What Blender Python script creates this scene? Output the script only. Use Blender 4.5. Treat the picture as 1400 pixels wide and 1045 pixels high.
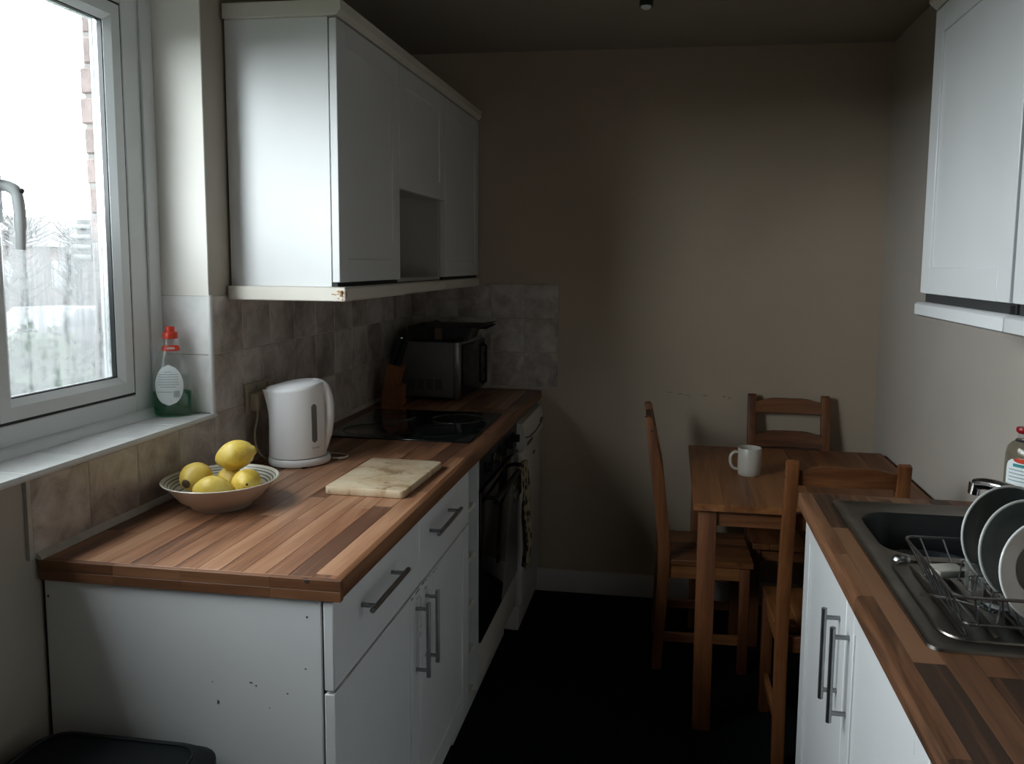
import bpy, bmesh, math, random
from mathutils import Vector, Matrix

for o in list(bpy.data.objects):
    bpy.data.objects.remove(o, do_unlink=True)
sc = bpy.context.scene
C = sc.collection
R = math.radians
random.seed(7)

# ------------------------------------------------------------------ camera
YAW, PIT, ROL, EYE, FPX = 0.14628, 0.10386, 0.01158, 1.46638, 1102.07
cam = bpy.data.cameras.new('camera')
cam.sensor_fit = 'HORIZONTAL'; cam.sensor_width = 36.0
cam.lens = FPX / 1400.0 * 36.0
cam.shift_x = -55.67 / 1400.0; cam.shift_y = -48.03 / 1400.0
cam.clip_start = 0.02; cam.clip_end = 500
cob = bpy.data.objects.new('camera', cam); C.objects.link(cob)
_fw = Vector((-math.sin(YAW) * math.cos(PIT), math.cos(YAW) * math.cos(PIT), -math.sin(PIT)))
_rt = Vector((math.cos(YAW), math.sin(YAW), 0)); _up = _rt.cross(_fw)
_r2 = math.cos(ROL) * _rt + math.sin(ROL) * _up
_u2 = -math.sin(ROL) * _rt + math.cos(ROL) * _up
_m = Matrix((_r2, _u2, -_fw)).transposed().to_4x4(); _m.translation = (0, 0, EYE)
cob.matrix_world = _m
sc.camera = cob

# ------------------------------------------------------------------ world: even overcast sky
w = bpy.data.worlds.new('overcast_sky'); sc.world = w; w.use_nodes = True
bg = w.node_tree.nodes['Background']
bg.inputs[0].default_value = (0.90, 0.96, 1.0, 1); bg.inputs[1].default_value = 23.5

# the window opening, marked as a light portal (gives off no light, only guides sampling of the sky)
pl = bpy.data.lights.new('window_portal', 'AREA'); pl.shape = 'RECTANGLE'
pl.cycles.is_portal = True
po = bpy.data.objects.new('window_portal', pl); C.objects.link(po)
po.location = (-1.36, 1.088, 1.6); po.rotation_euler = (0, R(-90), 0)
pl.size = 1.02; pl.size_y = 1.55

vs = sc.view_settings
vs.view_transform = 'Standard'; vs.look = 'None'; vs.gamma = 1.0; vs.use_curve_mapping = False
vs.exposure = 0.0
sc.cycles.use_denoising = True
sc.cycles.max_bounces = 10; sc.cycles.diffuse_bounces = 5; sc.cycles.transparent_max_bounces = 24
sc.cycles.sample_clamp_indirect = 6.0
sc.cycles.caustics_reflective = False; sc.cycles.caustics_refractive = False

# ------------------------------------------------------------------ materials
def nt(name):
    m = bpy.data.materials.new(name); m.use_nodes = True
    return m, m.node_tree.nodes, m.node_tree.links, m.node_tree.nodes['Principled BSDF']

def ramp(N, stops, interp='LINEAR'):
    r = N.new('ShaderNodeValToRGB'); e = r.color_ramp.elements
    r.color_ramp.interpolation = interp
    while len(e) < len(stops): e.new(0.5)
    for i, (p, c) in enumerate(stops):
        e[i].position = p; e[i].color = (c[0], c[1], c[2], 1) if hasattr(c, '__len__') else (c, c, c, 1)
    return r

def coords(N, L, scale=(1, 1, 1), rnd=True):
    tc = N.new('ShaderNodeTexCoord'); mp = N.new('ShaderNodeMapping')
    mp.inputs['Scale'].default_value = scale
    L.new(tc.outputs['Object'], mp.inputs['Vector'])
    if rnd:
        oi = N.new('ShaderNodeObjectInfo'); mu = N.new('ShaderNodeMath'); mu.operation = 'MULTIPLY'
        mu.inputs[1].default_value = 37.0
        L.new(oi.outputs['Random'], mu.inputs[0])
        cx = N.new('ShaderNodeCombineXYZ')
        for i in range(3): L.new(mu.outputs[0], cx.inputs[i])
        L.new(cx.outputs[0], mp.inputs['Location'])
    return mp

def noise(N, L, vec, scale, detail=4, rough=0.55, dist=0.0):
    n = N.new('ShaderNodeTexNoise'); n.inputs['Scale'].default_value = scale
    n.inputs['Detail'].default_value = detail; n.inputs['Roughness'].default_value = rough
    n.inputs['Distortion'].default_value = dist
    L.new(vec.outputs[0], n.inputs['Vector'])
    return n

def bump(N, L, P, src, strength, dist=0.002):
    b = N.new('ShaderNodeBump'); b.inputs['Strength'].default_value = strength
    b.inputs['Distance'].default_value = dist
    L.new(src, b.inputs['Height']); L.new(b.outputs[0], P.inputs['Normal'])

def plain(name, col, rough=0.5, metal=0.0, var=0.06, nscale=6, bmp=0.0, bscale=60, spec=0.5, coat=0.0):
    m, N, L, P = nt(name)
    mp = coords(N, L); n = noise(N, L, mp, nscale, 3)
    lo = [max(0, c * (1 - var)) for c in col]; hi = [min(1, c * (1 + var)) for c in col]
    r = ramp(N, [(0.3, lo), (0.7, hi)]); L.new(n.outputs[0], r.inputs[0]); L.new(r.outputs[0], P.inputs['Base Color'])
    P.inputs['Roughness'].default_value = rough; P.inputs['Metallic'].default_value = metal
    P.inputs['Specular IOR Level'].default_value = spec
    P.inputs['Coat Weight'].default_value = coat
    if bmp:
        n2 = noise(N, L, mp, bscale, 3); bump(N, L, P, n2.outputs[0], bmp)
    return m

def wood(name, dark, mid, light, axis, fine=1.0, rough=0.4, tone=0.5, knots=False, bmp=0.08):
    m, N, L, P = nt(name)
    s = [14 * fine] * 3; s['xyz'.index(axis)] = 1.1 * fine
    mp = coords(N, L, s); n = noise(N, L, mp, 2.2, 6, 0.62, 0.6)
    s2 = [60 * fine] * 3; s2['xyz'.index(axis)] = 2.0 * fine
    mp2 = coords(N, L, s2); n2 = noise(N, L, mp2, 2.5, 4, 0.7)
    r = ramp(N, [(0.28, dark), (0.5, mid), (0.74, light)])
    oi = N.new('ShaderNodeObjectInfo')
    a = N.new('ShaderNodeMath'); a.operation = 'MULTIPLY_ADD'; a.inputs[1].default_value = tone; a.inputs[2].default_value = -tone / 2
    L.new(oi.outputs['Random'], a.inputs[0])
    b = N.new('ShaderNodeMath'); b.operation = 'ADD'; L.new(n.outputs[0], b.inputs[0]); L.new(a.outputs[0], b.inputs[1])
    c = N.new('ShaderNodeMath'); c.operation = 'MULTIPLY_ADD'; c.inputs[1].default_value = 0.34; 
    sub = N.new('ShaderNodeMath'); sub.operation = 'SUBTRACT'; sub.inputs[1].default_value = 0.5
    L.new(n2.outputs[0], sub.inputs[0]); L.new(sub.outputs[0], c.inputs[0]); L.new(b.outputs[0], c.inputs[2])
    L.new(c.outputs[0], r.inputs[0])
    out = r.outputs[0]
    if knots:
        mpk = coords(N, L, (7, 7, 7)); vo = N.new('ShaderNodeTexVoronoi'); vo.inputs['Scale'].default_value = 1.0
        L.new(mpk.outputs[0], vo.inputs['Vector'])
        rk = ramp(N, [(0.05, 1.0), (0.13, 0.0)]); L.new(vo.outputs['Distance'], rk.inputs[0])
        mx = N.new('ShaderNodeMixRGB'); mx.inputs[2].default_value = (dark[0] * .35, dark[1] * .3, dark[2] * .3, 1)
        L.new(rk.outputs[0], mx.inputs[0]); L.new(out, mx.inputs[1]); out = mx.outputs[0]
    L.new(out, P.inputs['Base Color'])
    P.inputs['Roughness'].default_value = rough
    bump(N, L, P, n2.outputs[0], bmp, 0.001)
    return m

M = {}
M['wall'] = plain('cream_wall_paint', (0.47, 0.385, 0.298), 0.85, var=0.05, nscale=2.5, bmp=0.10, bscale=120, spec=0.2)
M['wall_pale'] = plain('pale_wall_paint', (0.475, 0.425, 0.375), 0.8, var=0.05, nscale=2.5, bmp=0.10, bscale=120, spec=0.2)
M['wall_left'] = plain('off_white_wall_paint', (0.42, 0.375, 0.315), 0.8, var=0.03, nscale=2.5, bmp=0.08, bscale=120, spec=0.2)
M['wall_dim'] = plain('bounce_cutting_paint', (0.13, 0.11, 0.09), 0.7)  # unseen wall behind the camera, made dark to cut bounced light
M['reveal'] = plain('window_lit_reveal_paint', (0.76, 0.735, 0.69), 0.7, var=0.03, nscale=3, bmp=0.06, bscale=120, spec=0.25)  # paler than the wall, to paint in strong window light
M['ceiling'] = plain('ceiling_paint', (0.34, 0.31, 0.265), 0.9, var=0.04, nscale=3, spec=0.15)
M['floor'] = plain('dark_floor_covering', (0.004, 0.0055, 0.006), 0.85, var=0.3, nscale=40, bmp=0.15, bscale=300, spec=0.12)
M['baseboard'] = plain('white_gloss_skirting', (0.55, 0.53, 0.50), 0.45, var=0.05)
M['white'] = plain('white_laminate', (0.635, 0.64, 0.645), 0.38, var=0.025, nscale=5, bmp=0.02, bscale=200)
M['edge'] = plain('cream_edging', (0.62, 0.585, 0.52), 0.45, var=0.05)
M['carcass'] = plain('carcass_board', (0.47, 0.455, 0.425), 0.5, var=0.04)
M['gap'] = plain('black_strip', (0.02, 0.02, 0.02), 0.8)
M['grime'] = plain('brown_grime', (0.075, 0.045, 0.024), 0.7, var=0.3, nscale=90)
M['rust'] = plain('chipped_board', (0.42, 0.24, 0.12), 0.8, var=0.35, nscale=120)
M['upvc'] = plain('white_window_plastic', (0.72, 0.75, 0.76), 0.32, var=0.02)
M['rubber'] = plain('black_rubber', (0.012, 0.014, 0.016), 0.6)
M['steel'] = plain('brushed_steel', (0.30, 0.305, 0.31), 0.30, metal=1.0, var=0.1, nscale=40)
M['darksteel'] = plain('dull_steel', (0.22, 0.205, 0.185), 0.30, metal=1.0, var=0.25, nscale=12, bmp=0.03, bscale=90)
M['bowlsteel'] = plain('dark_bowl_steel', (0.025, 0.029, 0.031), 0.38, metal=0.7, var=0.3, nscale=8)  # bowl interior coloured much darker than the flange
M['chrome'] = plain('chrome', (0.72, 0.73, 0.75), 0.10, metal=1.0, var=0.03)
M['blackglass'] = plain('black_glass', (0.006, 0.008, 0.009), 0.08, var=0.05, spec=0.35)
M['black'] = plain('black_plastic', (0.008, 0.010, 0.012), 0.42, var=0.15, spec=0.25)
M['kettle'] = plain('white_gloss_plastic', (0.82, 0.82, 0.83), 0.24, var=0.01)
M['gauge'] = plain('grey_gauge', (0.13, 0.135, 0.13), 0.2, var=0.08, nscale=20)
M['beige'] = plain('aged_beige_plastic', (0.42, 0.38, 0.31), 0.45, var=0.05)
M['cord'] = plain('grey_cord', (0.52, 0.50, 0.46), 0.5)
M['redcap'] = plain('red_cap', (0.62, 0.045, 0.02), 0.35)
M['darkred'] = plain('deep_red_cap', (0.30, 0.01, 0.015), 0.3)
M['label'] = plain('white_label', (0.80, 0.86, 0.87), 0.45, var=0.02)
M['print'] = plain('grey_print', (0.32, 0.40, 0.42), 0.6)
M['printteal'] = plain('teal_print', (0.02, 0.26, 0.27), 0.5)
M['platedark'] = plain('dark_green_glaze', (0.055, 0.078, 0.076), 0.22, var=0.15, nscale=14)
M['platerim'] = plain('worn_pale_rim', (0.50, 0.52, 0.50), 0.35)
M['china'] = plain('white_china', (0.72, 0.73, 0.73), 0.16, var=0.03)
M['chinadark'] = plain('brown_glaze', (0.10, 0.10, 0.08), 0.3)
M['mug'] = plain('cream_mug', (0.44, 0.41, 0.36), 0.3, var=0.03)
M['appliance'] = plain('appliance_white', (0.60, 0.57, 0.53), 0.35, var=0.03)
M['pine'] = wood('stained_pine', (0.085, 0.027, 0.008), (0.18, 0.065, 0.019), (0.275, 0.112, 0.037), 'y', 0.8, 0.46, 0.25, True)
M['pine_z'] = wood('stained_pine_upright', (0.07, 0.021, 0.006), (0.15, 0.050, 0.0145), (0.225, 0.086, 0.028), 'z', 0.8, 0.5, 0.2)
M['pine_x'] = wood('stained_pine_rail', (0.07, 0.022, 0.007), (0.15, 0.052, 0.016), (0.23, 0.09, 0.03), 'x', 0.8, 0.5, 0.2)
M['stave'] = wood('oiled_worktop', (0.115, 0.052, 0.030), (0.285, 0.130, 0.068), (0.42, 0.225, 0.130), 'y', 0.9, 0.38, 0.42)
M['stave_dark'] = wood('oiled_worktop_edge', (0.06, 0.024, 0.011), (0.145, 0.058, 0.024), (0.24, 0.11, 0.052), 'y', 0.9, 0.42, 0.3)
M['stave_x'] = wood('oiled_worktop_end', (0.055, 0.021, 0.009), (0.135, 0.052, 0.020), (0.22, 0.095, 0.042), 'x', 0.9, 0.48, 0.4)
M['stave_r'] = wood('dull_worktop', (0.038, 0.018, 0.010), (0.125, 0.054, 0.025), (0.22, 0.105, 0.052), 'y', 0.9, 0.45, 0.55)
M['block'] = wood('knife_block_wood', (0.12, 0.04, 0.014), (0.24, 0.09, 0.03), (0.32, 0.14, 0.05), 'z', 1.0, 0.5, 0.1)
M['bin'] = plain('bin_plastic', (0.006, 0.008, 0.010), 0.5, spec=0.2)
M['sponge'] = plain('pale_cloth', (0.42, 0.40, 0.34), 0.9)

def mat_tile():
    m, N, L, P = nt('mottled_grey_tile')
    mp = coords(N, L, (1, 1, 1)); n = noise(N, L, mp, 16, 6, 0.62, 0.5); n2 = noise(N, L, mp, 5, 3, 0.5)
    r = ramp(N, [(0.36, (0.235, 0.195, 0.168)), (0.48, (0.43, 0.378, 0.338)), (0.60, (0.62, 0.575, 0.535))])
    ad = N.new('ShaderNodeMath'); ad.operation = 'MULTIPLY_ADD'; ad.inputs[1].default_value = 0.5
    L.new(n2.outputs[0], ad.inputs[0])
    hf = N.new('ShaderNodeMath'); hf.operation = 'MULTIPLY'; hf.inputs[1].default_value = 0.5
    L.new(n.outputs[0], hf.inputs[0]); L.new(hf.outputs[0], ad.inputs[2]); L.new(ad.outputs[0], r.inputs[0])
    n3 = noise(N, L, mp, 70, 2, 0.5); r3 = ramp(N, [(0.69, 0.0), (0.76, 0.55)]); L.new(n3.outputs[0], r3.inputs[0])
    mx = N.new('ShaderNodeMixRGB'); mx.inputs[2].default_value = (0.13, 0.10, 0.085, 1)
    L.new(r3.outputs[0], mx.inputs[0]); L.new(r.outputs[0], mx.inputs[1]); L.new(mx.outputs[0], P.inputs['Base Color'])
    P.inputs['Roughness'].default_value = 0.3
    bump(N, L, P, n.outputs[0], 0.06, 0.002)
    return m
M['tile'] = mat_tile()
M['tile_lit'] = plain('window_lit_tile', (0.74, 0.735, 0.73), 0.28, var=0.12, nscale=14)  # lit copy of the wall tile, window brightness put into the colour
M['grout'] = plain('grey_grout', (0.46, 0.42, 0.37), 0.9, var=0.12, nscale=30)
M['trim'] = plain('white_tile_trim', (0.68, 0.68, 0.67), 0.35)

def facing(N, L, base, gain):
    lw = N.new('ShaderNodeLayerWeight'); lw.inputs[0].default_value = 0.5
    pw = N.new('ShaderNodeMath'); pw.operation = 'POWER'; pw.inputs[1].default_value = 5.0; L.new(lw.outputs['Facing'], pw.inputs[0])
    mm = N.new('ShaderNodeMath'); mm.operation = 'MULTIPLY_ADD'; mm.inputs[1].default_value = gain; mm.inputs[2].default_value = base
    L.new(pw.outputs[0], mm.inputs[0])
    return mm

def mat_pane():
    m, N, L, P = nt('misted_window_glass'); N.remove(P)
    out = N['Material Output']
    tc = N.new('ShaderNodeTexCoord'); sp = N.new('ShaderNodeSeparateXYZ'); L.new(tc.outputs['Object'], sp.inputs[0])
    tr = N.new('ShaderNodeBsdfTransparent'); tr.inputs[0].default_value = (0.97, 0.985, 0.98, 1)
    gl = N.new('ShaderNodeBsdfGlossy'); gl.inputs['Roughness'].default_value = 0.02
    fr = facing(N, L, 0.03, 0.55)
    m1 = N.new('ShaderNodeMixShader'); L.new(fr.outputs[0], m1.inputs[0]); L.new(tr.outputs[0], m1.inputs[1]); L.new(gl.outputs[0], m1.inputs[2])
    # condensation: water droplets scatter the light; heavier low down on the pane, in running streaks
    tl = N.new('ShaderNodeBsdfTranslucent'); tl.inputs[0].default_value = (0.115, 0.117, 0.118, 1)
    mpa = N.new('ShaderNodeMapping'); mpa.inputs['Scale'].default_value = (1, 42, 3.0); L.new(tc.outputs['Object'], mpa.inputs[0])
    n1 = noise(N, L, mpa, 1.6, 5, 0.65)
    mpb = N.new('ShaderNodeMapping'); mpb.inputs['Scale'].default_value = (1, 130, 70); L.new(tc.outputs['Object'], mpb.inputs[0])
    n2 = noise(N, L, mpb, 2.0, 3, 0.6)
    h = N.new('ShaderNodeMapRange'); h.inputs['From Min'].default_value = 0.46; h.inputs['From Max'].default_value = 0.0
    h.inputs['To Min'].default_value = -0.40; h.inputs['To Max'].default_value = 0.46; h.clamp = True
    L.new(sp.outputs['Z'], h.inputs['Value'])
    a = N.new('ShaderNodeMath'); a.operation = 'MULTIPLY_ADD'; a.inputs[1].default_value = 0.9
    L.new(n1.outputs[0], a.inputs[0]); L.new(h.outputs[0], a.inputs[2])
    b = N.new('ShaderNodeMath'); b.operation = 'MULTIPLY_ADD'; b.inputs[1].default_value = 0.5
    L.new(n2.outputs[0], b.inputs[0]); L.new(a.outputs[0], b.inputs[2])
    rr = ramp(N, [(0.40, 0.0), (0.62, 0.45), (0.95, 0.72)]); L.new(b.outputs[0], rr.inputs[0])
    m2 = N.new('ShaderNodeMixShader'); L.new(rr.outputs[0], m2.inputs[0]); L.new(m1.outputs[0], m2.inputs[1]); L.new(tl.outputs[0], m2.inputs[2])
    mpc = N.new('ShaderNodeMapping'); mpc.inputs['Scale'].default_value = (1, 150, 34); L.new(tc.outputs['Object'], mpc.inputs[0])
    n3 = noise(N, L, mpc, 1.3, 4, 0.7)
    mpd = N.new('ShaderNodeMapping'); mpd.inputs['Scale'].default_value = (1, 30, 2.0); L.new(tc.outputs['Object'], mpd.inputs[0])
    n4 = noise(N, L, mpd, 1.3, 2, 0.5)
    d1 = N.new('ShaderNodeMath'); d1.operation = 'MULTIPLY'; L.new(n3.outputs[0], d1.inputs[0]); L.new(n4.outputs[0], d1.inputs[1])
    d2 = N.new('ShaderNodeMath'); d2.operation = 'MULTIPLY_ADD'; d2.inputs[1].default_value = 0.16; L.new(h.outputs[0], d2.inputs[0]); L.new(d1.outputs[0], d2.inputs[2])
    r4 = ramp(N, [(0.34, 0.0), (0.41, 0.6)]); L.new(d2.outputs[0], r4.inputs[0])
    dk = N.new('ShaderNodeBsdfTransparent'); dk.inputs[0].default_value = (0.22, 0.25, 0.24, 1)
    m3 = N.new('ShaderNodeMixShader'); L.new(r4.outputs[0], m3.inputs[0]); L.new(m2.outputs[0], m3.inputs[1]); L.new(dk.outputs[0], m3.inputs[2])
    L.new(m3.outputs[0], out.inputs[0])
    return m
M['pane'] = mat_pane()

def mat_clear(name, tint, gloss=0.06, haze=0.0):
    m, N, L, P = nt(name); N.remove(P); out = N['Material Output']
    tr = N.new('ShaderNodeBsdfTransparent'); tr.inputs[0].default_value = (*tint, 1)
    gl = N.new('ShaderNodeBsdfGlossy'); gl.inputs['Roughness'].default_value = 0.06
    mm = facing(N, L, gloss, 0.5)
    m1 = N.new('ShaderNodeMixShader'); L.new(mm.outputs[0], m1.inputs[0]); L.new(tr.outputs[0], m1.inputs[1]); L.new(gl.outputs[0], m1.inputs[2])
    df = N.new('ShaderNodeBsdfTranslucent'); df.inputs[0].default_value = (*[min(1, t) for t in tint], 1)
    m2 = N.new('ShaderNodeMixShader'); m2.inputs[0].default_value = haze
    L.new(m1.outputs[0], m2.inputs[1]); L.new(df.outputs[0], m2.inputs[2]); L.new(m2.outputs[0], out.inputs[0])
    return m
M['clear'] = mat_clear('clear_plastic', (0.975, 0.985, 0.985), 0.08, 0.09)
M['milky'] = mat_clear('cloudy_plastic', (0.75, 0.73, 0.66), 0.06, 0.35)
M['green'] = mat_clear('green_liquid', (0.09, 0.58, 0.38), 0.04, 0.22)

def mat_lemon():
    m, N, L, P = nt('lemon_skin')
    mp = coords(N, L); n = noise(N, L, mp, 22, 4, 0.6); n2 = noise(N, L, mp, 230, 2, 0.5)
    r = ramp(N, [(0.28, (0.48, 0.30, 0.03)), (0.45, (0.70, 0.49, 0.075)), (0.7, (0.80, 0.62, 0.17))])
    L.new(n.outputs[0], r.inputs[0]); L.new(r.outputs[0], P.inputs['Base Color'])
    P.inputs['Roughness'].default_value = 0.42
    P.inputs['Subsurface Weight'].default_value = 0.0
    bump(N, L, P, n2.outputs[0], 0.25, 0.0015)
    return m
M['lemon'] = mat_lemon()

def mat_bowl():
    m, N, L, P = nt('banded_cream_glaze')
    tc = N.new('ShaderNodeTexCoord'); sp = N.new('ShaderNodeSeparateXYZ'); L.new(tc.outputs['Object'], sp.inputs[0])
    ln = N.new('ShaderNodeVectorMath'); ln.operation = 'LENGTH'
    cx = N.new('ShaderNodeCombineXYZ'); L.new(sp.outputs[0], cx.inputs[0]); L.new(sp.outputs[1], cx.inputs[1]); L.new(cx.outputs[0], ln.inputs[0])
    cr = (0.60, 0.56, 0.48); gr = (0.15, 0.18, 0.155); mr = N.new('ShaderNodeMapRange')
    mr.inputs['From Min'].default_value = 0.08; mr.inputs['From Max'].default_value = 0.125
    L.new(ln.outputs['Value'], mr.inputs['Value'])
    r = ramp(N, [(0.0, cr), (0.22, gr), (0.27, cr), (0.40, gr), (0.45, cr), (0.53, gr), (0.58, cr), (0.66, gr), (0.72, cr), (0.80, gr), (0.84, cr)], 'CONSTANT')
    L.new(mr.outputs[0], r.inputs[0])
    P.inputs['Roughness'].default_value = 0.22
    L.new(r.outputs[0], P.inputs['Base Color'])
    return m
M['bowl_band'] = mat_bowl()
M['bowl'] = plain('cream_glaze', (0.60, 0.52, 0.44), 0.3, var=0.04, nscale=14)

def mat_board():
    m, N, L, P = nt('worn_pale_board')
    mp = coords(N, L, (1, 1, 1)); n = noise(N, L, mp, 11, 5, 0.6, 0.6); n3 = noise(N, L, mp, 30, 5, 0.7)
    mp2 = coords(N, L, (60, 3, 60)); n2 = noise(N, L, mp2, 2, 4, 0.6)
    r = ramp(N, [(0.32, (0.30, 0.185, 0.095)), (0.47, (0.53, 0.395, 0.25)), (0.64, (0.62, 0.51, 0.365))])
    L.new(n.outputs[0], r.inputs[0])
    r3 = ramp(N, [(0.58, 0.0), (0.70, 0.85)]); L.new(n3.outputs[0], r3.inputs[0])
    mx = N.new('ShaderNodeMixRGB'); mx.inputs[2].default_value = (0.17, 0.105, 0.055, 1)
    L.new(r3.outputs[0], mx.inputs[0]); L.new(r.outputs[0], mx.inputs[1]); L.new(mx.outputs[0], P.inputs['Base Color'])
    P.inputs['Roughness'].default_value = 0.6; bump(N, L, P, n2.outputs[0], 0.12, 0.001)
    return m
M['board'] = mat_board()

def mat_towel():
    m, N, L, P = nt('leaf_print_cotton')
    mp = coords(N, L, (1, 1, 1)); vo = N.new('ShaderNodeTexVoronoi'); vo.inputs['Scale'].default_value = 34
    L.new(mp.outputs[0], vo.inputs['Vector'])
    r = ramp(N, [(0.0, (0.035, 0.03, 0.02)), (0.36, (0.05, 0.04, 0.025)), (0.5, (0.34, 0.28, 0.17)), (1.0, (0.42, 0.36, 0.24))])
    L.new(vo.outputs['Distance'], r.inputs[0]); L.new(r.outputs[0], P.inputs['Base Color']); P.inputs['Roughness'].default_value = 0.95
    return m
M['towel'] = mat_towel()
M['brick'] = plain('weathered_pink_brick', (0.085, 0.064, 0.060), 0.9, var=0.35, nscale=18, bmp=0.4, bscale=60)
M['mortar'] = plain('pale_mortar', (0.10, 0.094, 0.09), 0.95, var=0.1, nscale=20)
M['ventgrey'] = plain('vent_grey', (0.012, 0.0125, 0.013), 0.6)
M['ventpale'] = plain('vent_pale', (0.06, 0.061, 0.062), 0.5)
M['leaf'] = plain('hedge_leaf', (0.030, 0.052, 0.018), 0.7, var=0.5, nscale=3)
M['bark'] = plain('grey_bark', (0.035, 0.033, 0.032), 0.9, var=0.2)
M['grass'] = plain('winter_grass', (0.026, 0.032, 0.020), 0.95, var=0.3, nscale=0.8)
M['houserender'] = plain('red_house_brick', (0.05, 0.033, 0.029), 0.9, var=0.2, nscale=2)
M['roof'] = plain('grey_roof_tile', (0.042, 0.039, 0.038), 0.9, var=0.2, nscale=3)
M['carpaint'] = plain('silver_car_paint', (0.06, 0.061, 0.063), 0.3, metal=0.0)
M['glassdark'] = plain('dark_glass', (0.05, 0.06, 0.07), 0.1)

# ------------------------------------------------------------------ mesh helpers
OFF = {}
def BM(): return bmesh.new()

def box(bm, x0, x1, y0, y1, z0, z1, bev=0.0, seg=2):
    g = bmesh.ops.create_cube(bm, size=1.0)
    for v in g['verts']:
        v.co = Vector(((x0 + x1) / 2 + v.co.x * (x1 - x0), (y0 + y1) / 2 + v.co.y * (y1 - y0), (z0 + z1) / 2 + v.co.z * (z1 - z0)))
    if bev > 0:
        es = list({e for v in g['verts'] for e in v.link_edges})
        bmesh.ops.bevel(bm, geom=es, offset=bev, segments=seg, affect='EDGES', profile=0.5)
    return bm

def prism(bm, pts, axis, a, b, bev=0.0, seg=2):
    """extrude a closed 2-D outline along an axis. pts are the other two coordinates in order"""
    def mk(p, t):
        return {'x': (t, p[0], p[1]), 'y': (p[0], t, p[1]), 'z': (p[0], p[1], t)}[axis]
    va = [bm.verts.new(mk(p, a)) for p in pts]; vb = [bm.verts.new(mk(p, b)) for p in pts]
    fs = [bm.faces.new(va), bm.faces.new(vb[::-1])]
    n = len(pts)
    for i in range(n):
        fs.append(bm.faces.new((va[i], vb[i], vb[(i + 1) % n], va[(i + 1) % n])))
    bmesh.ops.recalc_face_normals(bm, faces=fs)
    if bev > 0:
        es = list({e for f in fs[:2] for e in f.edges})
        bmesh.ops.bevel(bm, geom=es, offset=bev, segments=seg, affect='EDGES', profile=0.5)
    return bm

def tube(bm, pts, r, seg=8, closed=False, caps=True, flat=None):
    """round bar along a polyline; r a number or list; flat = (axis vector, factor) squashes the section"""
    P = [Vector(p) for p in pts]; n = len(P); rs = r if isinstance(r, (list, tuple)) else [r] * n
    rings = []; prev = None
    for i in range(n):
        if closed: t = (P[(i + 1) % n] - P[i - 1]).normalized()
        elif i == 0: t = (P[1] - P[0]).normalized()
        elif i == n - 1: t = (P[-1] - P[-2]).normalized()
        else: t = ((P[i + 1] - P[i]).normalized() + (P[i] - P[i - 1]).normalized()).normalized()
        if prev is None:
            u = t.orthogonal().normalized()
        else:
            u = prev - t * prev.dot(t)
            u = u.normalized() if u.length > 1e-6 else t.orthogonal().normalized()
        prev = u; v = t.cross(u)
        ring = []
        for k in range(seg):
            a = 2 * math.pi * k / seg
            d = (u * math.cos(a) + v * math.sin(a)) * rs[i]
            if flat is not None:
                ax = Vector(flat[0]).normalized(); d = d + ax * (d.dot(ax) * (flat[1] - 1))
            ring.append(bm.verts.new(P[i] + d))
        rings.append(ring)
    m = n if closed else n - 1
    for i in range(m):
        a, b = rings[i], rings[(i + 1) % n]
        for k in range(seg):
            bm.faces.new((a[k], a[(k + 1) % seg], b[(k + 1) % seg], b[k]))
    if caps and not closed:
        bm.faces.new(rings[0][::-1]); bm.faces.new(rings[-1])
    return bm

def lathe(bm, prof, seg=32, cx=0, cy=0, sx=1, sy=1, fn=None):
    rings = []
    for (r, z) in prof:
        if r < 1e-6:
            rings.append([bm.verts.new((cx, cy, z))]); continue
        ring = []
        for k in range(seg):
            a = 2 * math.pi * k / seg
            rr = r; zz = z
            if fn: rr, zz = fn(r, z, a)
            ring.append(bm.verts.new((cx + rr * sx * math.cos(a), cy + rr * sy * math.sin(a), zz)))
        rings.append(ring)
    for a, b in zip(rings[:-1], rings[1:]):
        if len(a) == 1 and len(b) == 1: continue
        for k in range(seg):
            k2 = (k + 1) % seg
            if len(a) == 1: bm.faces.new((a[0], b[k2], b[k]))
            elif len(b) == 1: bm.faces.new((a[k], a[k2], b[0]))
            else: bm.faces.new((a[k], a[k2], b[k2], b[k]))
    return bm

def spline(pts, n=8):
    P = [Vector(p) for p in pts]; out = []
    for i in range(len(P) - 1):
        p0 = P[max(i - 1, 0)]; p1 = P[i]; p2 = P[i + 1]; p3 = P[min(i + 2, len(P) - 1)]
        for k in range(n):
            t = k / n
            out.append(0.5 * ((2 * p1) + (p2 - p0) * t + (2 * p0 - 5 * p1 + 4 * p2 - p3) * t * t + (3 * p1 - p0 - 3 * p2 + p3) * t ** 3))
    out.append(P[-1]); return out

def rrect(x0, x1, y0, y1, r, n=6):
    pts = []
    for (cx, cy, a0) in ((x1 - r, y1 - r, 0), (x0 + r, y1 - r, 90), (x0 + r, y0 + r, 180), (x1 - r, y0 + r, 270)):
        for k in range(n + 1):
            a = R(a0 + 90 * k / n); pts.append((cx + r * math.cos(a), cy + r * math.sin(a)))
    return pts

def mesh_of(name, bm, mat, smooth=40):
    bmesh.ops.recalc_face_normals(bm, faces=bm.faces)
    me = bpy.data.meshes.new(name); bm.to_mesh(me); bm.free()
    for m in (mat if isinstance(mat, (list, tuple)) else [mat]):
        me.materials.append(M[m] if isinstance(m, str) else m)
    if smooth:
        me.shade_smooth(); me.set_sharp_from_angle(angle=R(smooth))
    return me

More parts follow.
